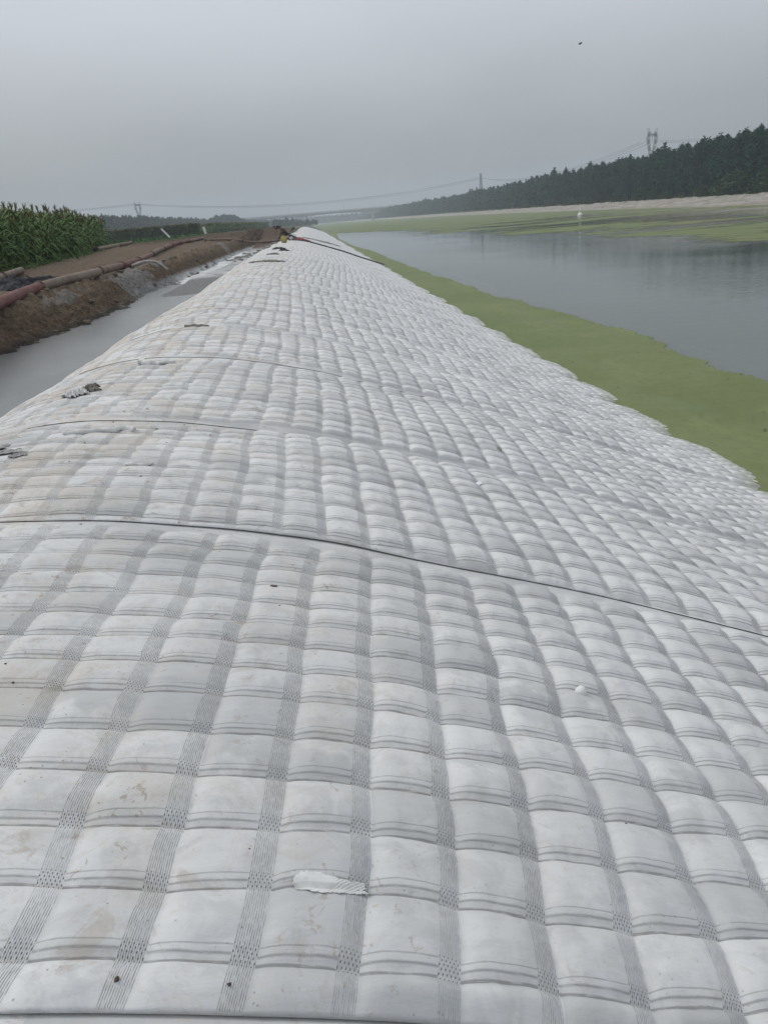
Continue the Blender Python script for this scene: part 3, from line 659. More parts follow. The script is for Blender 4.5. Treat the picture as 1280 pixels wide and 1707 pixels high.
# low broad-leaved crop between the two maize blocks
C = []
for k in range(26000):
    Yb = 86+rng.random()**.8*112; x1 = np.interp(Yb, [86, 120, 200], [-20.6, -20.5, -26]); x0 = x1-48; xx = x0+(x1-x0)*rng.random()**.55
    C.append((xx, Yb, EYE-.78+rng.random()**.7*(.42+.14*math.sin(xx*2.2))))
V, Q = leaf_quads(np.array(C), .20, RNG, -.4, 1.3)
tag(link('low_crop', np_mesh('low_crop', V, Q), M['soy'], smooth=False), 'low broad-leaved green crop behind the tall maize', 'crop', kind='stuff')
C = []
for k in range(2600):
    y = rng.uniform(30, 150); x = float(edge_x(min(y, 85)))+rng.normal(.1, .35)+(0 if y < 85 else rng.normal(2, 2)); C.append((x, y, gz(x, y)+rng.random()*.16))
V, Q = leaf_quads(np.array(C), .11, RNG, -.5, .6); tag(link('weeds', np_mesh('weeds', V, Q), M['corn'], smooth=False), 'low weeds fringing the soil track below the crops', 'weeds', kind='stuff')

# ------------------------------------------------------------------ bridge
def bridge():
    Yb = 1300.; e = empty('river_bridge', (0, Yb, 0)); e.scale = (1.48, 1, 1.48); tag(e, 'long hazy concrete bridge with haunched spans crossing the river far away', 'bridge')
    zt = 12.2; x0, x1 = -150., 112.; piers = [-131, -109, -87, -65, -41, -10, 71]
    def depth(x):
        d = 1.9
        for p, L_, a in ((-10, 22, 2.2), (71, 28, 2.4)): d += a*max(0, 1-abs(x-p)/ (L_*1.5))**2
        return d
    xs = np.linspace(x0, x1, 90); bm = bmesh.new(); pr = None
    for x in xs:
        q = [bm.verts.new((x, yy, zz)) for yy, zz in ((-6, zt-.0), (6, zt), (6, zt-.7), (3.5, zt-1.0), (3.2, zt-depth(x)), (-3.2, zt-depth(x)), (-3.5, zt-1.0), (-6, zt-.7))]
        if pr: [bm.faces.new((pr[k], pr[(k+1) % 8], q[(k+1) % 8], q[k])) for k in range(8)]
        else: bm.faces.new(q)
        pr = q
    bm.faces.new(pr[::-1]); bm_obj('deck', bm, M['concrete'], e, False)
    for s in (-1, 1):
        bm = bmesh.new(); box(bm, ((x0+x1)/2, s*5.8, zt+1.15), (x1-x0, .18, .14)); box(bm, ((x0+x1)/2, s*5.8, zt+.32), (x1-x0, .25, .6))
        for x in np.arange(x0+1, x1, 3.0): box(bm, (x, s*5.8, zt+.85), (.2, .2, .5))
        bm_obj('parapet', bm, M['concrete'], e, False)
    for p in piers:
        bm = bmesh.new(); box(bm, (p, 0, (zt-depth(p))/2-1), (2.2 if p > -20 else 1.5, 5.5, zt-depth(p)+2)); box(bm, (p, 0, zt-depth(p)-.8), (3.0, 7, 1.5)); bmesh.ops.bevel(bm, geom=bm.edges[:], offset=.12, segments=1, affect='EDGES'); bm_obj('pier', bm, M['concrete'], e, False)
    for p in (-108, -20, 40):
        bm = tube([(p, -5.9, zt), (p, -5.9, zt+5.5), (p, -5.2, zt+6.6), (p, -3.8, zt+6.9)], .16, 6); bm_obj('lamp_post', bm, M['iron'], e)
bridge()

# ------------------------------------------------------------------ pylons and wires
def lat(bm, pts, a=.16):
    for p, q in pts: tube([p, q], a, 4, bm)
def mast(H, wb, wt, n_, bm, a, z0=0):
    def cs_(z): w_ = wb+(wt-wb)*(z-z0)/(H-z0); return [Vector((sx*w_/2, sy*w_/2, z)) for sx, sy in ((-1, -1), (1, -1), (1, 1), (-1, 1))]
    zs = [z0+(H-z0)*(1-(1-k/n_)**1.25) for k in range(n_+1)]
    for z1, z2 in zip(zs, zs[1:]):
        A, B = cs_(z1), cs_(z2)
        for k in range(4): lat(bm, [(A[k], B[k])], a*1.3); lat(bm, [(A[k], B[(k+1) % 4]), (A[(k+1) % 4], B[k]), (B[k], B[(k+1) % 4])], a*.7)
def cat_pylon(loc, H, rz, label, k=1.0, a=.16):
    e = empty('transmission_pylon', loc, rz); tag(e, label, 'pylon')
    bm = bmesh.new(); mast(H*.56, H*.17*k, H*.075, 7, bm, a); bm_obj('mast', bm, M['iron'], e, False)
    bm = bmesh.new(); zw = H*.56
    for s in (-1, 1):                          # the two curved window arms
        P = [Vector((s*H*.035, 0, zw)), Vector((s*H*.06, 0, zw+H*.10)), Vector((s*H*.095, 0, zw+H*.2)), Vector((s*H*.11, 0, zw+H*.30)), Vector((s*H*.10, 0, zw+H*.38)), Vector((s*H*.115, 0, zw+H*.44))]
        Q_ = [p+Vector((-s*H*.028, 0, H*.012)) for p in P]
        for g in (-1, 1):
            o_ = Vector((0, g*H*.012, 0)); lat(bm, [(p+o_, q+o_) for p, q in zip(P, P[1:])]+[(p+o_, q+o_) for p, q in zip(Q_[:-1], Q_[1:-1])], a); lat(bm, [(P[i]+o_, Q_[i+1]+o_) for i in range(4)]+[(Q_[i]+o_, P[i+1]+o_) for i in range(4)], a*.75)
    bm_obj('window_arms', bm, M['iron'], e, False)
    bm = bmesh.new(); zt = zw+H*.33
    for g in (-1, 1):
        for dz in (0, H*.028): lat(bm, [(Vector((-H*.105, g*.4, zt+dz)), Vector((H*.105, g*.4, zt+dz)))], a)
    for i in range(8): x = -H*.105+i*H*.03; lat(bm, [(Vector((x, .4, zt)), Vector((x+H*.015, .4, zt+H*.028))), (Vector((x+H*.015, -.4, zt+H*.028)), Vector((x+H*.03, -.4, zt)))], a*.75)
    for s in (-1, 1): lat(bm, [(Vector((s*H*.105, 0, zt)), Vector((s*H*.155, 0, zt-H*.015))), (Vector((s*H*.09, 0, zt-H*.10)), Vector((s*H*.145, 0, zt-H*.10)))], a)
    bm_obj('crossbeam', bm, M['iron'], e, False)
    for x in (-H*.15, 0, H*.15):
        bm = tube([(x, 0, zt-(.0 if x == 0 else H*.015)), (x, 0, zt-H*.09)], .14, 6); bm_obj('insulator', bm, M['iron'], e)
    return e
T1 = at_y(1089, 213, 470); T2 = at_y(801, 289, 900); T3 = at_y(226, 336, 880)
T1b = 1.5; H1 = T1.z-T1b; H2 = T2.z-1.5; H3 = T3.z-2.5
th = math.atan2(T2.y-T1.y, T2.x-T1.x)-math.pi/2
cat_pylon((T1.x-.6, T1.y, T1b), H1*1.0, th+.55, 'nearest steel pylon with a forked head rising from the poplar wood', .8, .15)
e = empty('transmission_pylon', (T2.x, T2.y, 1.5)); tag(e, 'slim pointed steel pylon peeping over the middle of the wood', 'pylon')
bm = bmesh.new(); mast(H2*.82, H2*.14, H2*.05, 9, bm, .2); bm_obj('mast', bm, M['iron'], e, False)
bm = bmesh.new(); mast(H2, H2*.05, H2*.03, 4, bm, .22, H2*.82); bm_obj('peak', bm, M['iron'], e, False)
bm = bmesh.new()
for z_ in (.80, .9): lat(bm, [(Vector((-H2*.05, 0, H2*z_)), Vector((H2*.05, 0, H2*z_)))], .22)
bm_obj('crossarm', bm, M['iron'], e, False)
cat_pylon((T3.x+1.5, T3.y, 2.5), H3, R(60), 'hazy steel pylon with an oval head above the left fields', .9, .24)
def wire(a, b, sag, cat, label, r=.1, k=26):
    P = [a.lerp(b, t)-Vector((0, 0, sag*4*t*(1-t))) for t in np.linspace(0, 1, k)]
    tag(bm_obj('power_line', tube(P, r, 4), M['wire']), label, 'power line', cat)
G = 'overhead power lines between the pylons'
A1 = Vector((T1.x-.15*H1, T1.y, T1b+H1*.80)); 
for k, (dz, dx) in enumerate(((0, 0), (-.8, 2.2), (.5, -2.0))):
    a1 = A1+Vector((dx, 0, dz)); a2 = Vector((T2.x+dx, T2.y, 1.5+H2*.88+dz)); a3 = Vector((T3.x+dx, T3.y, 2.5+H3*.93+dz))
    wire(a1, a2, 9, G, 'thin line from the forked pylon to the slim pylon over the wood', .07)
    wire(a2, a3, 13 if k else 12, G, 'thin sagging line crossing the sky over the river and bridge', .10, 40)
    wire(a3, a3+Vector((-330, -60, 22)), 9, G, 'thin line leaving the left pylon out of the photo', .10)
    wire(a1+Vector((.3*H1 if k else 10, 0, 0)), a1+Vector((290, -260, 0)), 8, G, 'faint line leaving the forked pylon to the right', .05)

# ------------------------------------------------------------------ pipeline and loose pipes
def pipe_run(parent, pts, r, mats, joint=6.0):
    P = smooth_path(pts, 12); seglen = 0; cur = [P[0]]; k = 0; joints = [(P[0], (P[1]-P[0]).normalized(), 0)]
    for a, b in zip(P, P[1:]):
        seglen += (b-a).length; cur.append(b)
        if seglen > joint:
            bm_obj('pipe_section', tube(cur, r, 16), mats[k % len(mats)], parent); cur = [b]; seglen = 0; k += 1; joints.append((b, (b-a).normalized(), k))
    if len(cur) > 1: bm_obj('pipe_section', tube(cur, r, 16), mats[k % len(mats)], parent)
    for p, d, k in joints:
        bm = tube([p-d*.10, p-d*.085, p-d*.02, p-d*.018, p+d*.018, p+d*.02, p+d*.085, p+d*.10], [r*1.02, r*1.14, r*1.14, r*1.36, r*1.36, r*1.14, r*1.14, r*1.02], 16)
        for j in range(6): q = Vector((0, 0, 1)).rotation_difference(d); o_ = q @ Vector((math.cos(j*1.047)*r*1.25, math.sin(j*1.047)*r*1.25, 0)); tube([p+o_-d*.045, p+o_+d*.045], .012, 6, bm)
        bm_obj('coupling', bm, M['coupling'], parent)
e = empty('dredging_pipeline'); tag(e, 'long red and muddy tan pipeline of flanged sections lying along the soil berm', 'pipeline')
pp = []
for x_, y_ in ((-5.5, 9), (-5.75, 11.5), (-6.05, 13.8)): pp.append(Vector((x_, y_, EYE-1.02)))
for (a, b, z_) in ((0, 507, -1.02), (50, 492, -1.02), (105, 478, -1.02), (160, 463, -1.0), (235, 433, -.93), (270, 421, -.88), (300, 412, -.85), (340, 404, -.85)): pp.append(at(a, b, z_))
pp = [p for p in pp[:3] if p.y < pp[3].y-1.5]+pp[3:]
for p in pp: p.z = max(p.z, max(gz(p.x+a*.25, p.y+b*.6) for a in (-1, 0, 1) for b in (-1, 0, 1))+.09)
pipe_run(e, pp, .118, [M['pipe_red'], M['pipe_red'], M['pipe_tan'], M['pipe_rust'], M['pipe_red'], M['pipe_rust'], M['pipe_tan'], M['pipe_rust']], 4.9)
e = empty('discharge_pipe'); tag(e, 'muddy branch pipe running from the berm across to the yellow can', 'pipe')
q = [at(345, 404, -.85), at(385, 403, -.9), at(420, 405, -1.05), at(450, 402, -1.18), at(462, 398, -1.2)]; q = [Vector((p.x, min(p.y, 76-.0*i), p.z)) for i, p in enumerate(q)]
q = [Vector((-8.6, 66, 0)), Vector((-6.6, 66.5, 0)), Vector((-4.7, 67, 0)), Vector((-3.1, 67.5, 0)), Vector((-2.5, 67.5, 0))]
for p, zr in zip(q, (-.85, -1.0, -1.12, -1.16, -1.14)): p.z = max(EYE+zr, gz(p.x, p.y)+.12 if p.x < -3.2 else EYE+zr)
pipe_run(e, q, .09, [M['pipe_tan']], 3)
def loose(pix, r, mats, label, zr=-.86, hollow=True):
    e = empty('spare_pipe'); tag(e, label, 'pipe'); P = [at(a, b, zr) for a, b in pix]
    P = [Vector((p.x, p.y, gz(p.x, p.y)+r*.9)) for p in P]; L_ = (P[-1]-P[0]).length
    pipe_run(e, [P[0], P[0].lerp(P[1], .5), P[1]], r, mats, L_*.52)
    d = (P[1]-P[0]).normalized(); bm = bmesh.new(); tube([P[0]-d*.105, P[0]-d*.10], r*.8, 16, bm); bm_obj('mouth_shade_disc', bm, M['black'], e)  # black disc on the capped end paints the shaded hollow of the pipe
loose([(162, 421), (221, 410)], .15, [M['pipe_tan'], M['pipe_rust']], 'spare muddy pipe lying on the soil beside the tall maize, its open end facing us', -.72)
loose([(-45, 474), (37, 455)], .12, [M['pipe_tan']], 'short spare pipe at the left edge, below the tall maize', -.86)
# white bent hose below the pipeline
P = [at(228, 441, -.98), at(240, 437, -.95), at(252, 440, -1.05), at(262, 448, -1.25)]
P = [Vector((p.x, 31+i*.15, max(gz(p.x+a, 31+b) for a in (-.2, 0, .2) for b in (-.3, 0, .3, .6))+.05)) for i, p in enumerate([Vector((-7.0, 0, 0)), Vector((-6.55, 0, 0)), Vector((-6.1, 0, 0)), Vector((-5.75, 0, 0))])]
tag(bm_obj('drain_hose', tube(smooth_path(P, 6), [.04]+[.055]*18, 10), M['hosegrey']), 'pale bent hose spilling down the soil bank under the pipeline', 'hose')
# black film
def crumple(name, c, sx, sy, rz, amp, m_, nx=50, ny=34, seed=1, zf=None, freq=3.2, thick=.004, edge=.16, **k):
    u, v = np.meshgrid(np.linspace(-1, 1, nx), np.linspace(-1, 1, ny)); X = u*sx/2*(1+edge*fbm(v*2.5, u*0+seed, 4, seed)*2); Yv = v*sy/2*(1+edge*fbm(u*3, v*0+seed, 4, seed+1)*2.2)
    rdg = 1-np.abs(fbm(X*freq/ (sx/2)*.9+seed, Yv*freq/(sx/2)*1.3, 5, seed+5))*2.2; h = amp*np.clip(rdg, 0, 1)**1.7*(1-.6*np.maximum(np.abs(u), np.abs(v))**3)+.006
    c_, s_ = math.cos(rz), math.sin(rz); WX = c[0]+X*c_-Yv*s_; WY = c[1]+X*s_+Yv*c_
    base = np.array([[zf(a, b) for a, b in zip(r1, r2)] for r1, r2 in zip(WX, WY)]); Z = base+h
    O_ = np.array((c[0], c[1], zf(c[0], c[1])))
    o = link(name, np_mesh(name, np.stack([WX, WY, Z], -1).reshape(-1, 3)-O_, grid_faces(ny, nx)), m_); o.location = O_
    so_ = o.modifiers.new('thickness', 'SOLIDIFY'); so_.thickness = thick; so_.offset = 1; tag(o, **k); return o
_p = at(48, 474, -1.0)
crumple('plastic_sheet', (_p.x, _p.y+.5), 2.7, 3.0, R(10), .20, M['plasticb'], 80, 60, 3, gz, 1.9, .004, .22, label='crumpled black plastic sheet lying on the soil beside the red pipe', cat='plastic sheet')
# leaning boards
def board(px_, py_, zr, h_, lean, w_, label, flag=False):
    p = at(px_, py_, zr); p.z = gz(p.x, p.y)-.1 if p.x > -70 else p.z
    e = empty('marker_board', p); e.rotation_euler = (0, -lean, .2); tag(e, label, 'board')
    bm_obj('stake', tube([(0, 0, 0), (0, 0, h_)], .035, 6), M['bark'], e)
    bm = bmesh.new(); box(bm, (0, -.05, h_*.62), (w_, .05, h_*.72)); bmesh.ops.bevel(bm, geom=bm.edges[:], offset=.01, segments=1, affect='EDGES'); bm_obj('panel', bm, M['white'], e, False)
    if flag: bm = bmesh.new(); box(bm, (w_*.9, .0, h_*.75), (w_*.9, .03, h_*.33)); bm_obj('backing', bm, M['black'], e, False)
board(289, 402, -.80, 2.05, R(38), .24, 'thin white board leaning far to the left beside the maize field', True)
board(345, 394, -.80, 1.75, R(12), .42, 'upright white board standing on the soil near the bend of the pipeline')

# ------------------------------------------------------------------ rubble, clods
def rock(name, loc, s, m_, seed, **k):
    bm = bmesh.new(); bmesh.ops.create_icosphere(bm, subdivisions=3 if s > .05 else 2, radius=1)
    for v in bm.verts:
        d = mnoise.fractal(v.co*1.3+Vector((seed*3.1, 0, 0)), 1, 2, 4); v.co *= 1+.42*d; v.co.x *= 1.25; v.co.z *= .62
    bmesh.ops.scale(bm, vec=(s, s, s), verts=bm.verts); o = bm_obj(name, bm, m_, None, False); o.location = loc; o.rotation_euler.z = seed*1.7; tag(o, **k); return o
rk = [rock('rubble_stone', (0, 0, -50), 1, M['stone'], 50+i) for i in range(5)]
kk = 0
for i in range(46):
    y = rng.uniform(44 if i % 3 else 34, 66); x = np.interp(y, [30, 45, 66], [-5.35, -4.9, -3.6])+rng.normal(0, .35)
    if y > 50: x = np.interp(y, [50, 66], [-4.2, -2.9])+rng.normal(0, .45)
    s_ = rng.uniform(.06, .17) if y > 45 else rng.uniform(.04, .09)
    z = max(gz(x, y), EYE+float(prof(np.array([x]), np.array([y]))[0]) if x > -4.4 else -9, EYE-1.72)+s_*.25
    o = rk[i] if i < 5 else rk[i % 5].copy()
    if i >= 5: COL.objects.link(o)
    o.location = (x, y, z); o.scale = (s_, s_*rng.uniform(.8, 1.3), s_*rng.uniform(.8, 1.2)); o.rotation_euler.z = rng.uniform(0, 6)
    tag(o, 'small grey stone among the rubble between the slurry ditch and the white mats', 'stone', 'rubble stones along the ditch')
cl_ = [rock('soil_clod', (0, 0, -50), 1, M['clod'], 80+i) for i in range(5)]
for i in range(230):
    y = 7+rng.random()**1.4*42; x = -5.2-abs(rng.normal(0, 1.0)); s_ = .02+.07*rng.random()**2.2
    o = cl_[i] if i < 5 else cl_[i % 5].copy()
    if i >= 5: COL.objects.link(o)
    o.location = (x, y, gz(x, y)+s_*.2); o.scale = (s_,)*3; o.rotation_euler.z = rng.uniform(0, 6); tag(o, 'loose brown clod on the soil bank beside the ditch', 'clod', 'clods on the soil bank')

# ------------------------------------------------------------------ things lying on the mats
def torn_patch():
    nx, ny = 90, 40; u, v = np.meshgrid(np.linspace(0, 1, nx), np.linspace(-1, 1, ny)); L_ = .178
    X = -.218+u*L_; wd = np.interp(u, [0, .05, .25, .5, .7, 1], [.006, .019, .025, .021, .015, .014])*(1+.25*fbm(u*26, np.sign(v)*3, 3, 6)); cy_ = 1.415+.010*np.cos(u*4)+.012*(u-.5)
    Yv = cy_+v*wd; X = X+.010*fbm(v*5, u*0, 3, 4)*(u > .9)
    Z = np.array([[mz(a, b) for a, b in zip(r1, r2)] for r1, r2 in zip(X, Yv)])+.0025+.004*np.clip(-v, 0, 1)**3*(1+fbm(u*9, v, 2, 2))+.002*np.sin(u*7)**2
    O_ = np.array((-.12, 1.415, mz(-.12, 1.415))); me = np_mesh('torn_patch', np.stack([X, Yv, Z], -1).reshape(-1, 3)-O_, grid_faces(ny, nx))
    m_, n = mat('torn_patch_cloth'); P = n.coord('Object'); x_, y_, z_ = n.sep(P)
    rib = (((x_*.55-y_)*150).fract()-.5).abs(); on = x_.ss(.0, .012); h_ = rib*on+n.noise(P, 60, 4)*.5
    c_ = n.mix(n.noise(P, 28, 5).ss(.35, .7), (.66, .665, .66), (.52, .525, .52)); c_ = n.mix(on*rib.ss(.3, .5)*.35, c_, (.38, .38, .38)); n.out(c_, .9, n.bump(h_, .6, .004), .2)
    o = link('torn_patch', me, m_); o.location = O_; s_ = o.modifiers.new('thickness', 'SOLIDIFY'); s_.thickness = .0025; tag(o, 'torn white cloth patch with a ribbed end lying across a stitched band in the foreground', 'cloth patch')
torn_patch()
def ground_tube(name, pts, rads, m_, seed, label, cat, lift=.0):
    P = [Vector((x, y, mz(x, y)+lift)) for x, y in pts]; P = smooth_path(P, 8); rr = np.interp(np.linspace(0, 1, len(P)), np.linspace(0, 1, len(rads)), rads)
    P = [p+Vector((0, 0, r_*.5)) for p, r_ in zip(P, rr)]; bm = tube(P, list(map(float, rr)), 12)
    for v in bm.verts: v.co += Vector(mnoise.noise_vector(v.co*16+Vector((seed, 0, 0))))*float(np.mean(rads))*.75
    tag(bm_obj(name, bm, m_), label, cat)
ground_tube('cloth_strip', [(-1.98, 8.36), (-1.88, 8.25), (-1.76, 8.27), (-1.62, 8.33)], [.05, .028, .024, .022, .02], M['scrap'], 3, 'pale twisted cloth strip with a knotted left end on the crest', 'cloth strip')
ground_tube('cloth_roll', [(-1.92, 5.36), (-1.82, 5.38), (-1.70, 5.42), (-1.60, 5.44), (-1.53, 5.50), (-1.45, 5.47)], [.014, .018, .019, .017, .020, .024], M['scrap'], 7, 'long thin rolled cloth rope lying along a stitch row near the left side', 'cloth roll')
ground_tube('cloth_strip', [(-1.95, 11.2), (-1.8, 11.26), (-1.62, 11.30)], [.018, .024, .02], M['scrapd'], 9, 'thin dark torn strip lying high on the crest', 'cloth strip')
ground_tube('cloth_strip', [(-1.30, 4.55), (-1.24, 4.50), (-1.17, 4.51), (-1.13, 4.56)], [.006, .012, .013, .005], M['scrap'], 12, 'little curled white strip above the left end of the dark seam', 'cloth strip')
crumple('cloth_heap', (-2.25, 6.84), .19, .20, R(25), .06, M['scrap'], 46, 40, 17, mz, 3.0, .004, .3, label='crumpled heap of grey-white cloth with loose strings on the left crest', cat='cloth heap')
crumple('cloth_heap', (-2.14, 6.93), .15, .09, R(15), .06, M['scrapd'], 36, 26, 23, mz, 3.4, .004, .3, label='flat muddy rag trailing right from the crumpled cloth heap', cat='cloth')
for (x, y, sx, sy, sd_, lb) in ((-2.27, 5.08, .13, .07, 31, 'upper grey curled rag at the left edge of the photo'), (-2.15, 4.92, .15, .08, 33, 'lower grey curled rag at the left edge of the photo'), (-2.02, 4.78, .10, .06, 35, 'small grey rag just right of the two curled rags at the left edge')):
    crumple('rag', (x, y), sx, sy, R(8), .016, M['raggrey'], 26, 16, sd_, mz, 3, .003, .3, label=lb, cat='rag')
for (x, y, sx, sy, sd_, lb, mm_) in ((-1.81, 31.2, 1.05, .6, 41, 'large dark muddy rag on the crest, nearest of the dark scraps', 'scrapd'), (-1.9, 46.2, .6, .7, 43, 'dark scrap with a raised knob left of the flat black scrap', 'plasticb'), (-1.5, 43.6, .55, .5, 45, 'flat black scrap on the crest below the yellow can', 'plasticb'), (-1.9, 38.5, .55, .4, 47, 'small pale brown scrap between the dark scraps on the crest', 'scrapd')):
    crumple('scrap', (x, y), sx, sy, R(5), .07 if mm_ == 'scrapd' else .10, M[mm_], 26, 18, sd_, mz, 3, .01, .35, label=lb, cat='scrap')
rock('clod', (-.335, 3.03, mz(-.335, 3.03)), .017, M['clod'], 5, label='small brown clod beyond the middle of the foreground mat', cat='clod')
rock('clod', (-.305, 2.86, mz(-.305, 2.86)), .007, M['clod'], 6, label='tiny brown crumb just below the small brown clod', cat='clod')
rock('pebble', (1.08, 5.30, mz(1.08, 5.30)+.006), .024, M['white'], 9, label='rounded white pebble on the mat beyond the dark seam', cat='pebble')
rock('pebble', (1.55, 6.6, mz(1.55, 6.6)+.0), .034, M['stone'], 12, label='grey lump lodged between cells past the white pebble', cat='stone')
bm = tube([(0, 0, 0), (0, 0, .004), (0, 0, .05), (0, 0, .052), (0, 0, .05), (0, 0, .008)], [.001, .020, .030, .030, .0285, .0015], 20, None, False)
o = bm_obj('plastic_cup', bm, M['white']); o.location = (.93, 2.55, mz(.93, 2.55)+.008); o.scale = (.8, .8, .9); o.rotation_euler = (R(72), R(10), R(-28)); tag(o, 'small white plastic cup lying on its side on a cell at the right', 'cup')
for i in range(48):                            # specks of soil carried on to the crest
    y = .9+rng.random()**1.6*13; x = rng.normal(-1.6, .9); x = max(-2.6, min(x, .9)); s_ = rng.uniform(.002, .005)*(1+y*.07)
    if i == 0: sp0 = rock('crumb', (x, y, mz(x, y)), 1, M['clod'], 91); o = sp0
    else: o = sp0.copy(); COL.objects.link(o)
    o.location = (x, y, mz(x, y)+.001); o.scale = (s_, s_, s_); o.rotation_euler.z = rng.uniform(0, 6); tag(o, 'tiny dark soil crumb scattered on the white mats', 'crumb', 'soil crumbs on the mats')
# black hose crossing the mats, pump, can, red cloth
H_ = [(-1.55, 68), (-1.2, 67.2), (-.2, 66.5), (1.2, 66.3), (2.6, 66.2), (4.0, 66), (5.2, 65.6), (5.9, 65.2)]
tag(bm_obj('black_hose', tube(smooth_path([(x, y, mz(x, y)+.10) for x, y in H_], 8), .052, 8), M['black']), 'black hose running down the white slope from the pump to the river', 'hose')
def can():
    x, y = -2.05, 61.5; z = mz(x, y); e = empty('jerry_can', (x, y, z), .25); tag(e, 'yellow plastic can standing on the crest of the bank', 'can')
    bm = bmesh.new(); box(bm, (0, 0, .25), (.40, .30, .5)); bmesh.ops.bevel(bm, geom=bm.edges[:], offset=.05, segments=3, affect='EDGES'); bm_obj('body', bm, M['yellow'], e)
    bm_obj('handle', tube([(-.1, 0, .49), (-.1, 0, .56), (.1, 0, .56), (.1, 0, .49)], .018, 8), M['yellow'], e); bm_obj('cap', tube([(.15, 0, .49), (.15, 0, .545)], .035, 10), M['black'], e)
can()
def pump():
    x, y = -1.62, 68.3; z = mz(x, y)-.03; e = empty('water_pump', (x, y, z), .4); tag(e, 'small dark engine pump next to the yellow can', 'pump')
    bm = bmesh.new(); [tube(p, .02, 6, bm) for p in (((-.32, -.22, 0), (-.32, -.22, .5), (.32, -.22, .5), (.32, -.22, 0)), ((-.32, .22, 0), (-.32, .22, .5), (.32, .22, .5), (.32, .22, 0)))]; bm_obj('frame', bm, M['engine'], e)
    bm = bmesh.new(); box(bm, (-.08, 0, .24), (.34, .32, .34)); bmesh.ops.bevel(bm, geom=bm.edges[:], offset=.03, segments=2, affect='EDGES'); bm_obj('engine_block', bm, M['engine'], e)
    bm_obj('flywheel', tube([(-.1, -.18, .24), (-.1, -.23, .24)], .15, 18), M['scrap'], e); bm = bmesh.new(); box(bm, (-.08, 0, .48), (.30, .24, .12)); bmesh.ops.bevel(bm, geom=bm.edges[:], offset=.03, segments=2, affect='EDGES'); bm_obj('fuel_tank', bm, M['cloth'], e)
    bm_obj('pump_housing', tube([(.1, 0, .2), (.14, 0, .2), (.26, 0, .2), (.3, 0, .2)], [.08, .15, .15, .09], 16), M['engine'], e)
pump()
crumple('red_cloth', (-1.25, 72.5), 1.15, 2.1, R(-25), .20, M['red'], 40, 40, 51, mz, 3, .01, .3, label='bright red cloth crumpled on the crest beyond the pump', cat='cloth')
crumple('tarpaulin', (-1.75, 77), .9, 2.0, R(5), .35, M['cloth'], 30, 30, 53, mz, 3, .01, .3, label='dark bundle lying behind the red cloth', cat='bundle')
crumple('net_sheet', (.9, 86), 1.2, 7, R(-28), .12, M['stone'], 30, 40, 57, mz, 3, .01, .3, label='grey strip of netting on the slope beyond the red cloth', cat='netting')

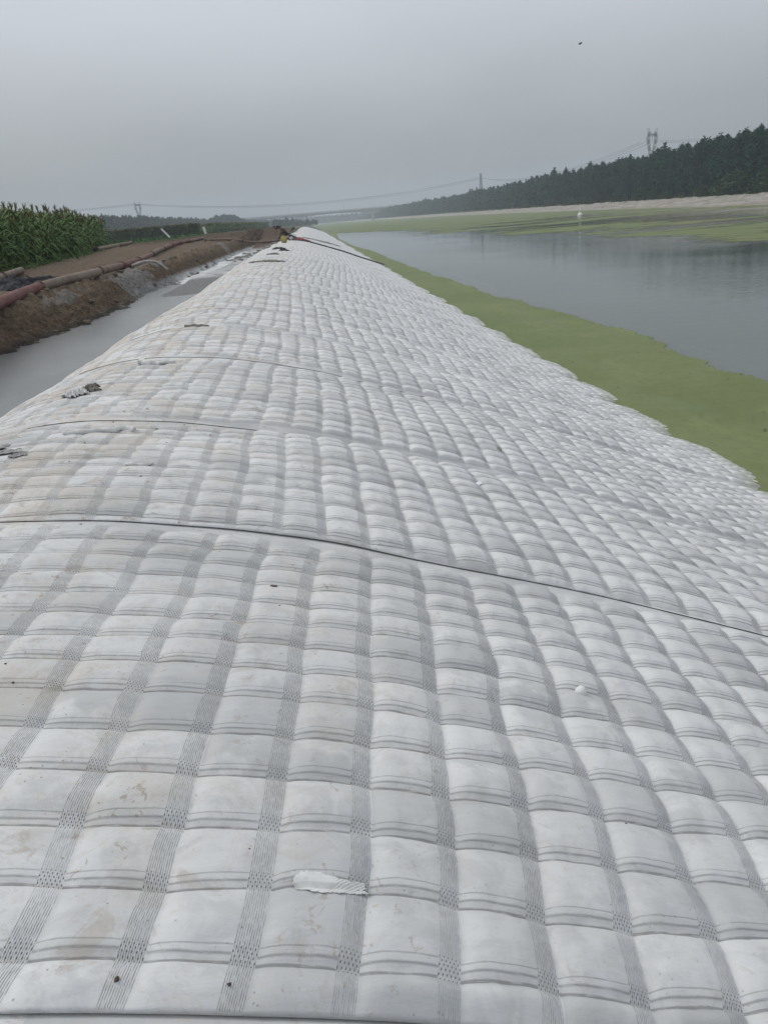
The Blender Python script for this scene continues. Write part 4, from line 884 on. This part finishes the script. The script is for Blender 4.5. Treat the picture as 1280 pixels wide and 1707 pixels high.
# ------------------------------------------------------------------ person bending over on the berm
def skinned(name, joints, edges, m_, parent, sub=1):
    me = bpy.data.meshes.new(name); me.from_pydata([j[0] for j in joints], edges, []); o = link(name, me, m_, parent)
    sk = o.modifiers.new('skin', 'SKIN'); sk.use_smooth_shade = True
    for i, j in enumerate(joints): me.skin_vertices[0].data[i].radius = (j[1], j[1])
    me.skin_vertices[0].data[0].use_root = True; o.modifiers.new('sub', 'SUBSURF').levels = sub; o.modifiers['sub'].render_levels = sub; return o
def person():
    x, y = -2.55, 72.0; e = empty('person', (x, y, max(gz(x, y), mz(x, y))-.02), R(-8)); tag(e, 'person in dark top bending over with arms reaching down behind the yellow can', 'person')
    # faces -x, bent at the hips
    J = [((.10, 0, .92), .13), ((-.05, 0, 1.06), .13), ((-.26, 0, 1.17), .15), ((-.40, 0, 1.18), .07), ((-.50, 0, 1.15), .055),
         ((.12, .11, .86), .095), ((.04, .12, .48), .062), ((.12, .12, .09), .042), ((-.06, .13, .03), .035),
         ((.12, -.11, .86), .095), ((-.08, -.13, .50), .062), ((.0, -.13, .09), .042), ((-.18, -.14, .03), .035),
         ((-.33, .19, 1.12), .058), ((-.42, .22, .86), .042), ((-.50, .16, .62), .028), ((-.52, .13, .52), .022),
         ((-.33, -.19, 1.12), .058), ((-.46, -.22, .86), .042), ((-.54, -.15, .62), .028), ((-.56, -.12, .52), .022)]
    E = [(0, 1), (1, 2), (2, 3), (3, 4), (0, 5), (5, 6), (6, 7), (7, 8), (0, 9), (9, 10), (10, 11), (11, 12), (2, 13), (13, 14), (14, 15), (15, 16), (2, 17), (17, 18), (18, 19), (19, 20)]
    for s in (0, 4):                           # five short fingers from each palm
        for k in range(5):
            b = J[16+s][0]; J.append(((b[0]-.02+.012*k, b[1]+.018*(k-2)*.8, b[2]-.045-(.02 if 0 < k < 4 else 0)), .007)); E.append((16+s, len(J)-1))
            q = J[-1][0]; J.append(((q[0]+.008, q[1]*.97, q[2]-.03), .006)); E.append((len(J)-2, len(J)-1))
    skinned('body', J, E, M['skin'], e)
    bm = bmesh.new(); bmesh.ops.create_uvsphere(bm, u_segments=18, v_segments=12, radius=.11)
    for v in bm.verts: v.co.z *= 1.18; v.co.y *= .82; v.co.x += -.02*(v.co.z < -.03)
    bmesh.ops.create_cone(bm, segments=6, radius1=.018, radius2=.004, depth=.04, matrix=Matrix.Translation((-.115, 0, -.01)) @ Matrix.Rotation(R(-90), 4, 'Y'))
    for s in (-1, 1): bmesh.ops.create_uvsphere(bm, u_segments=8, v_segments=6, radius=.025, matrix=Matrix.Translation((.01, s*.092, 0)))
    for s in (-1, 1): bmesh.ops.create_uvsphere(bm, u_segments=8, v_segments=6, radius=.012, matrix=Matrix.Translation((-.10, s*.035, .015)))
    hd = bm_obj('head', bm, M['skin'], e); hd.location = (-.58, 0, 1.10); hd.rotation_euler = (0, R(-48), 0)
    bm = bmesh.new(); bmesh.ops.create_uvsphere(bm, u_segments=18, v_segments=12, radius=.125)
    bmesh.ops.delete(bm, geom=[v for v in bm.verts if v.co.z < -.01-.5*v.co.x], context='VERTS'); hr = bm_obj('hair', bm, M['cloth'], e); hr.location = (-.575, 0, 1.115); hr.rotation_euler = (0, R(-48), 0)
    T_ = [((.06, 0, .98), .150), ((-.05, 0, 1.06), .150), ((-.27, 0, 1.17), .165), ((-.36, 0, 1.18), .10), ((-.33, .20, 1.12), .074), ((-.40, .225, .92), .058), ((-.33, -.20, 1.12), .074), ((-.44, -.225, .92), .058)]
    skinned('shirt', T_, [(0, 1), (1, 2), (2, 3), (2, 4), (4, 5), (2, 6), (6, 7)], M['cloth'], e)
    L_ = [((.10, 0, .93), .150), ((.13, .11, .84), .115), ((.04, .12, .48), .08), ((.11, .12, .16), .062), ((.13, -.11, .84), .115), ((-.08, -.13, .50), .08), ((-.01, -.13, .16), .062)]
    skinned('trousers', L_, [(0, 1), (1, 2), (2, 3), (0, 4), (4, 5), (5, 6)], M['trousers'], e)
person()

# ------------------------------------------------------------------ buoy, bird
def buoy():
    p = at(968, 359, -EYE); e = empty('channel_buoy', (p.x-2, p.y-5, 0)); e.scale = (.8, .8, .85); tag(e, 'white buoy with a short mast floating near the far bank', 'buoy')
    bm_obj('float', tube([(0, 0, -.3), (0, 0, .05), (0, 0, .35), (0, 0, .8), (0, 0, .95)], [.5, .85, .8, .45, .2], 20), M['white'], e)
    bm = bmesh.new()
    for k in range(3): a = k*2.094; tube([(math.cos(a)*.4, math.sin(a)*.4, .8), (math.cos(a)*.08, math.sin(a)*.08, 2.2)], .05, 6, bm)
    tube([(0, 0, .9), (0, 0, 2.7)], .06, 6, bm); bm_obj('mast', bm, M['white'], e); bm_obj('lantern', tube([(0, 0, 2.25), (0, 0, 2.3), (0, 0, 2.55), (0, 0, 2.6)], [.1, .17, .17, .06], 10), M['white'], e)
buoy()
def bird():
    p = at_y(967, 73, 60); e = empty('bird', p, R(20)); e.rotation_euler.y = R(-12); tag(e, 'small dark bird flying high over the river', 'bird')
    bm_obj('body', tube([(-.17, 0, 0), (-.13, 0, .0), (-.06, 0, .0), (.02, 0, 0), (.09, 0, .01), (.12, 0, .02), (.16, 0, .015)], [.008, .02, .04, .045, .025, .022, .004], 10), M['cloth'], e)
    for s in (-1, 1):
        V = [(-.05, 0, .02), (.05, 0, .02), (.07, s*.12, .08), (-.04, s*.12, .08), (.0, s*.27, .05), (-.03, s*.27, .05), (-.05, 0, .03), (.05, 0, .03), (.07, s*.12, .088), (-.04, s*.12, .088), (.0, s*.27, .054), (-.03, s*.27, .054)]
        me = bpy.data.meshes.new('wing'); me.from_pydata(V, [], [(0, 1, 2, 3), (3, 2, 4, 5), (9, 8, 7, 6), (11, 10, 8, 9), (1, 7, 8, 2), (2, 8, 10, 4), (0, 3, 9, 6), (3, 5, 11, 9), (4, 10, 11, 5)]); link('wing', me, M['cloth'], e, False)
bird()

# ------------------------------------------------------------------ haze
bm = bmesh.new(); box(bm, (0, 900, 30), (2600, 2100, 78)); me = bpy.data.meshes.new('haze'); bm.to_mesh(me); bm.free()
m_ = bpy.data.materials.new('haze_air'); m_.use_nodes = True; n = NT(m_.node_tree); pv = n.new('ShaderNodeVolumePrincipled'); pv.inputs['Color'].default_value = (.80, .88, .98, 1); pv.inputs['Density'].default_value = .00045; pv.inputs['Anisotropy'].default_value = .2
oo = n.new('ShaderNodeOutputMaterial'); n.link(pv.outputs[0], oo.inputs['Volume']); tag(link('haze', me, m_, None, False), kind='stuff')
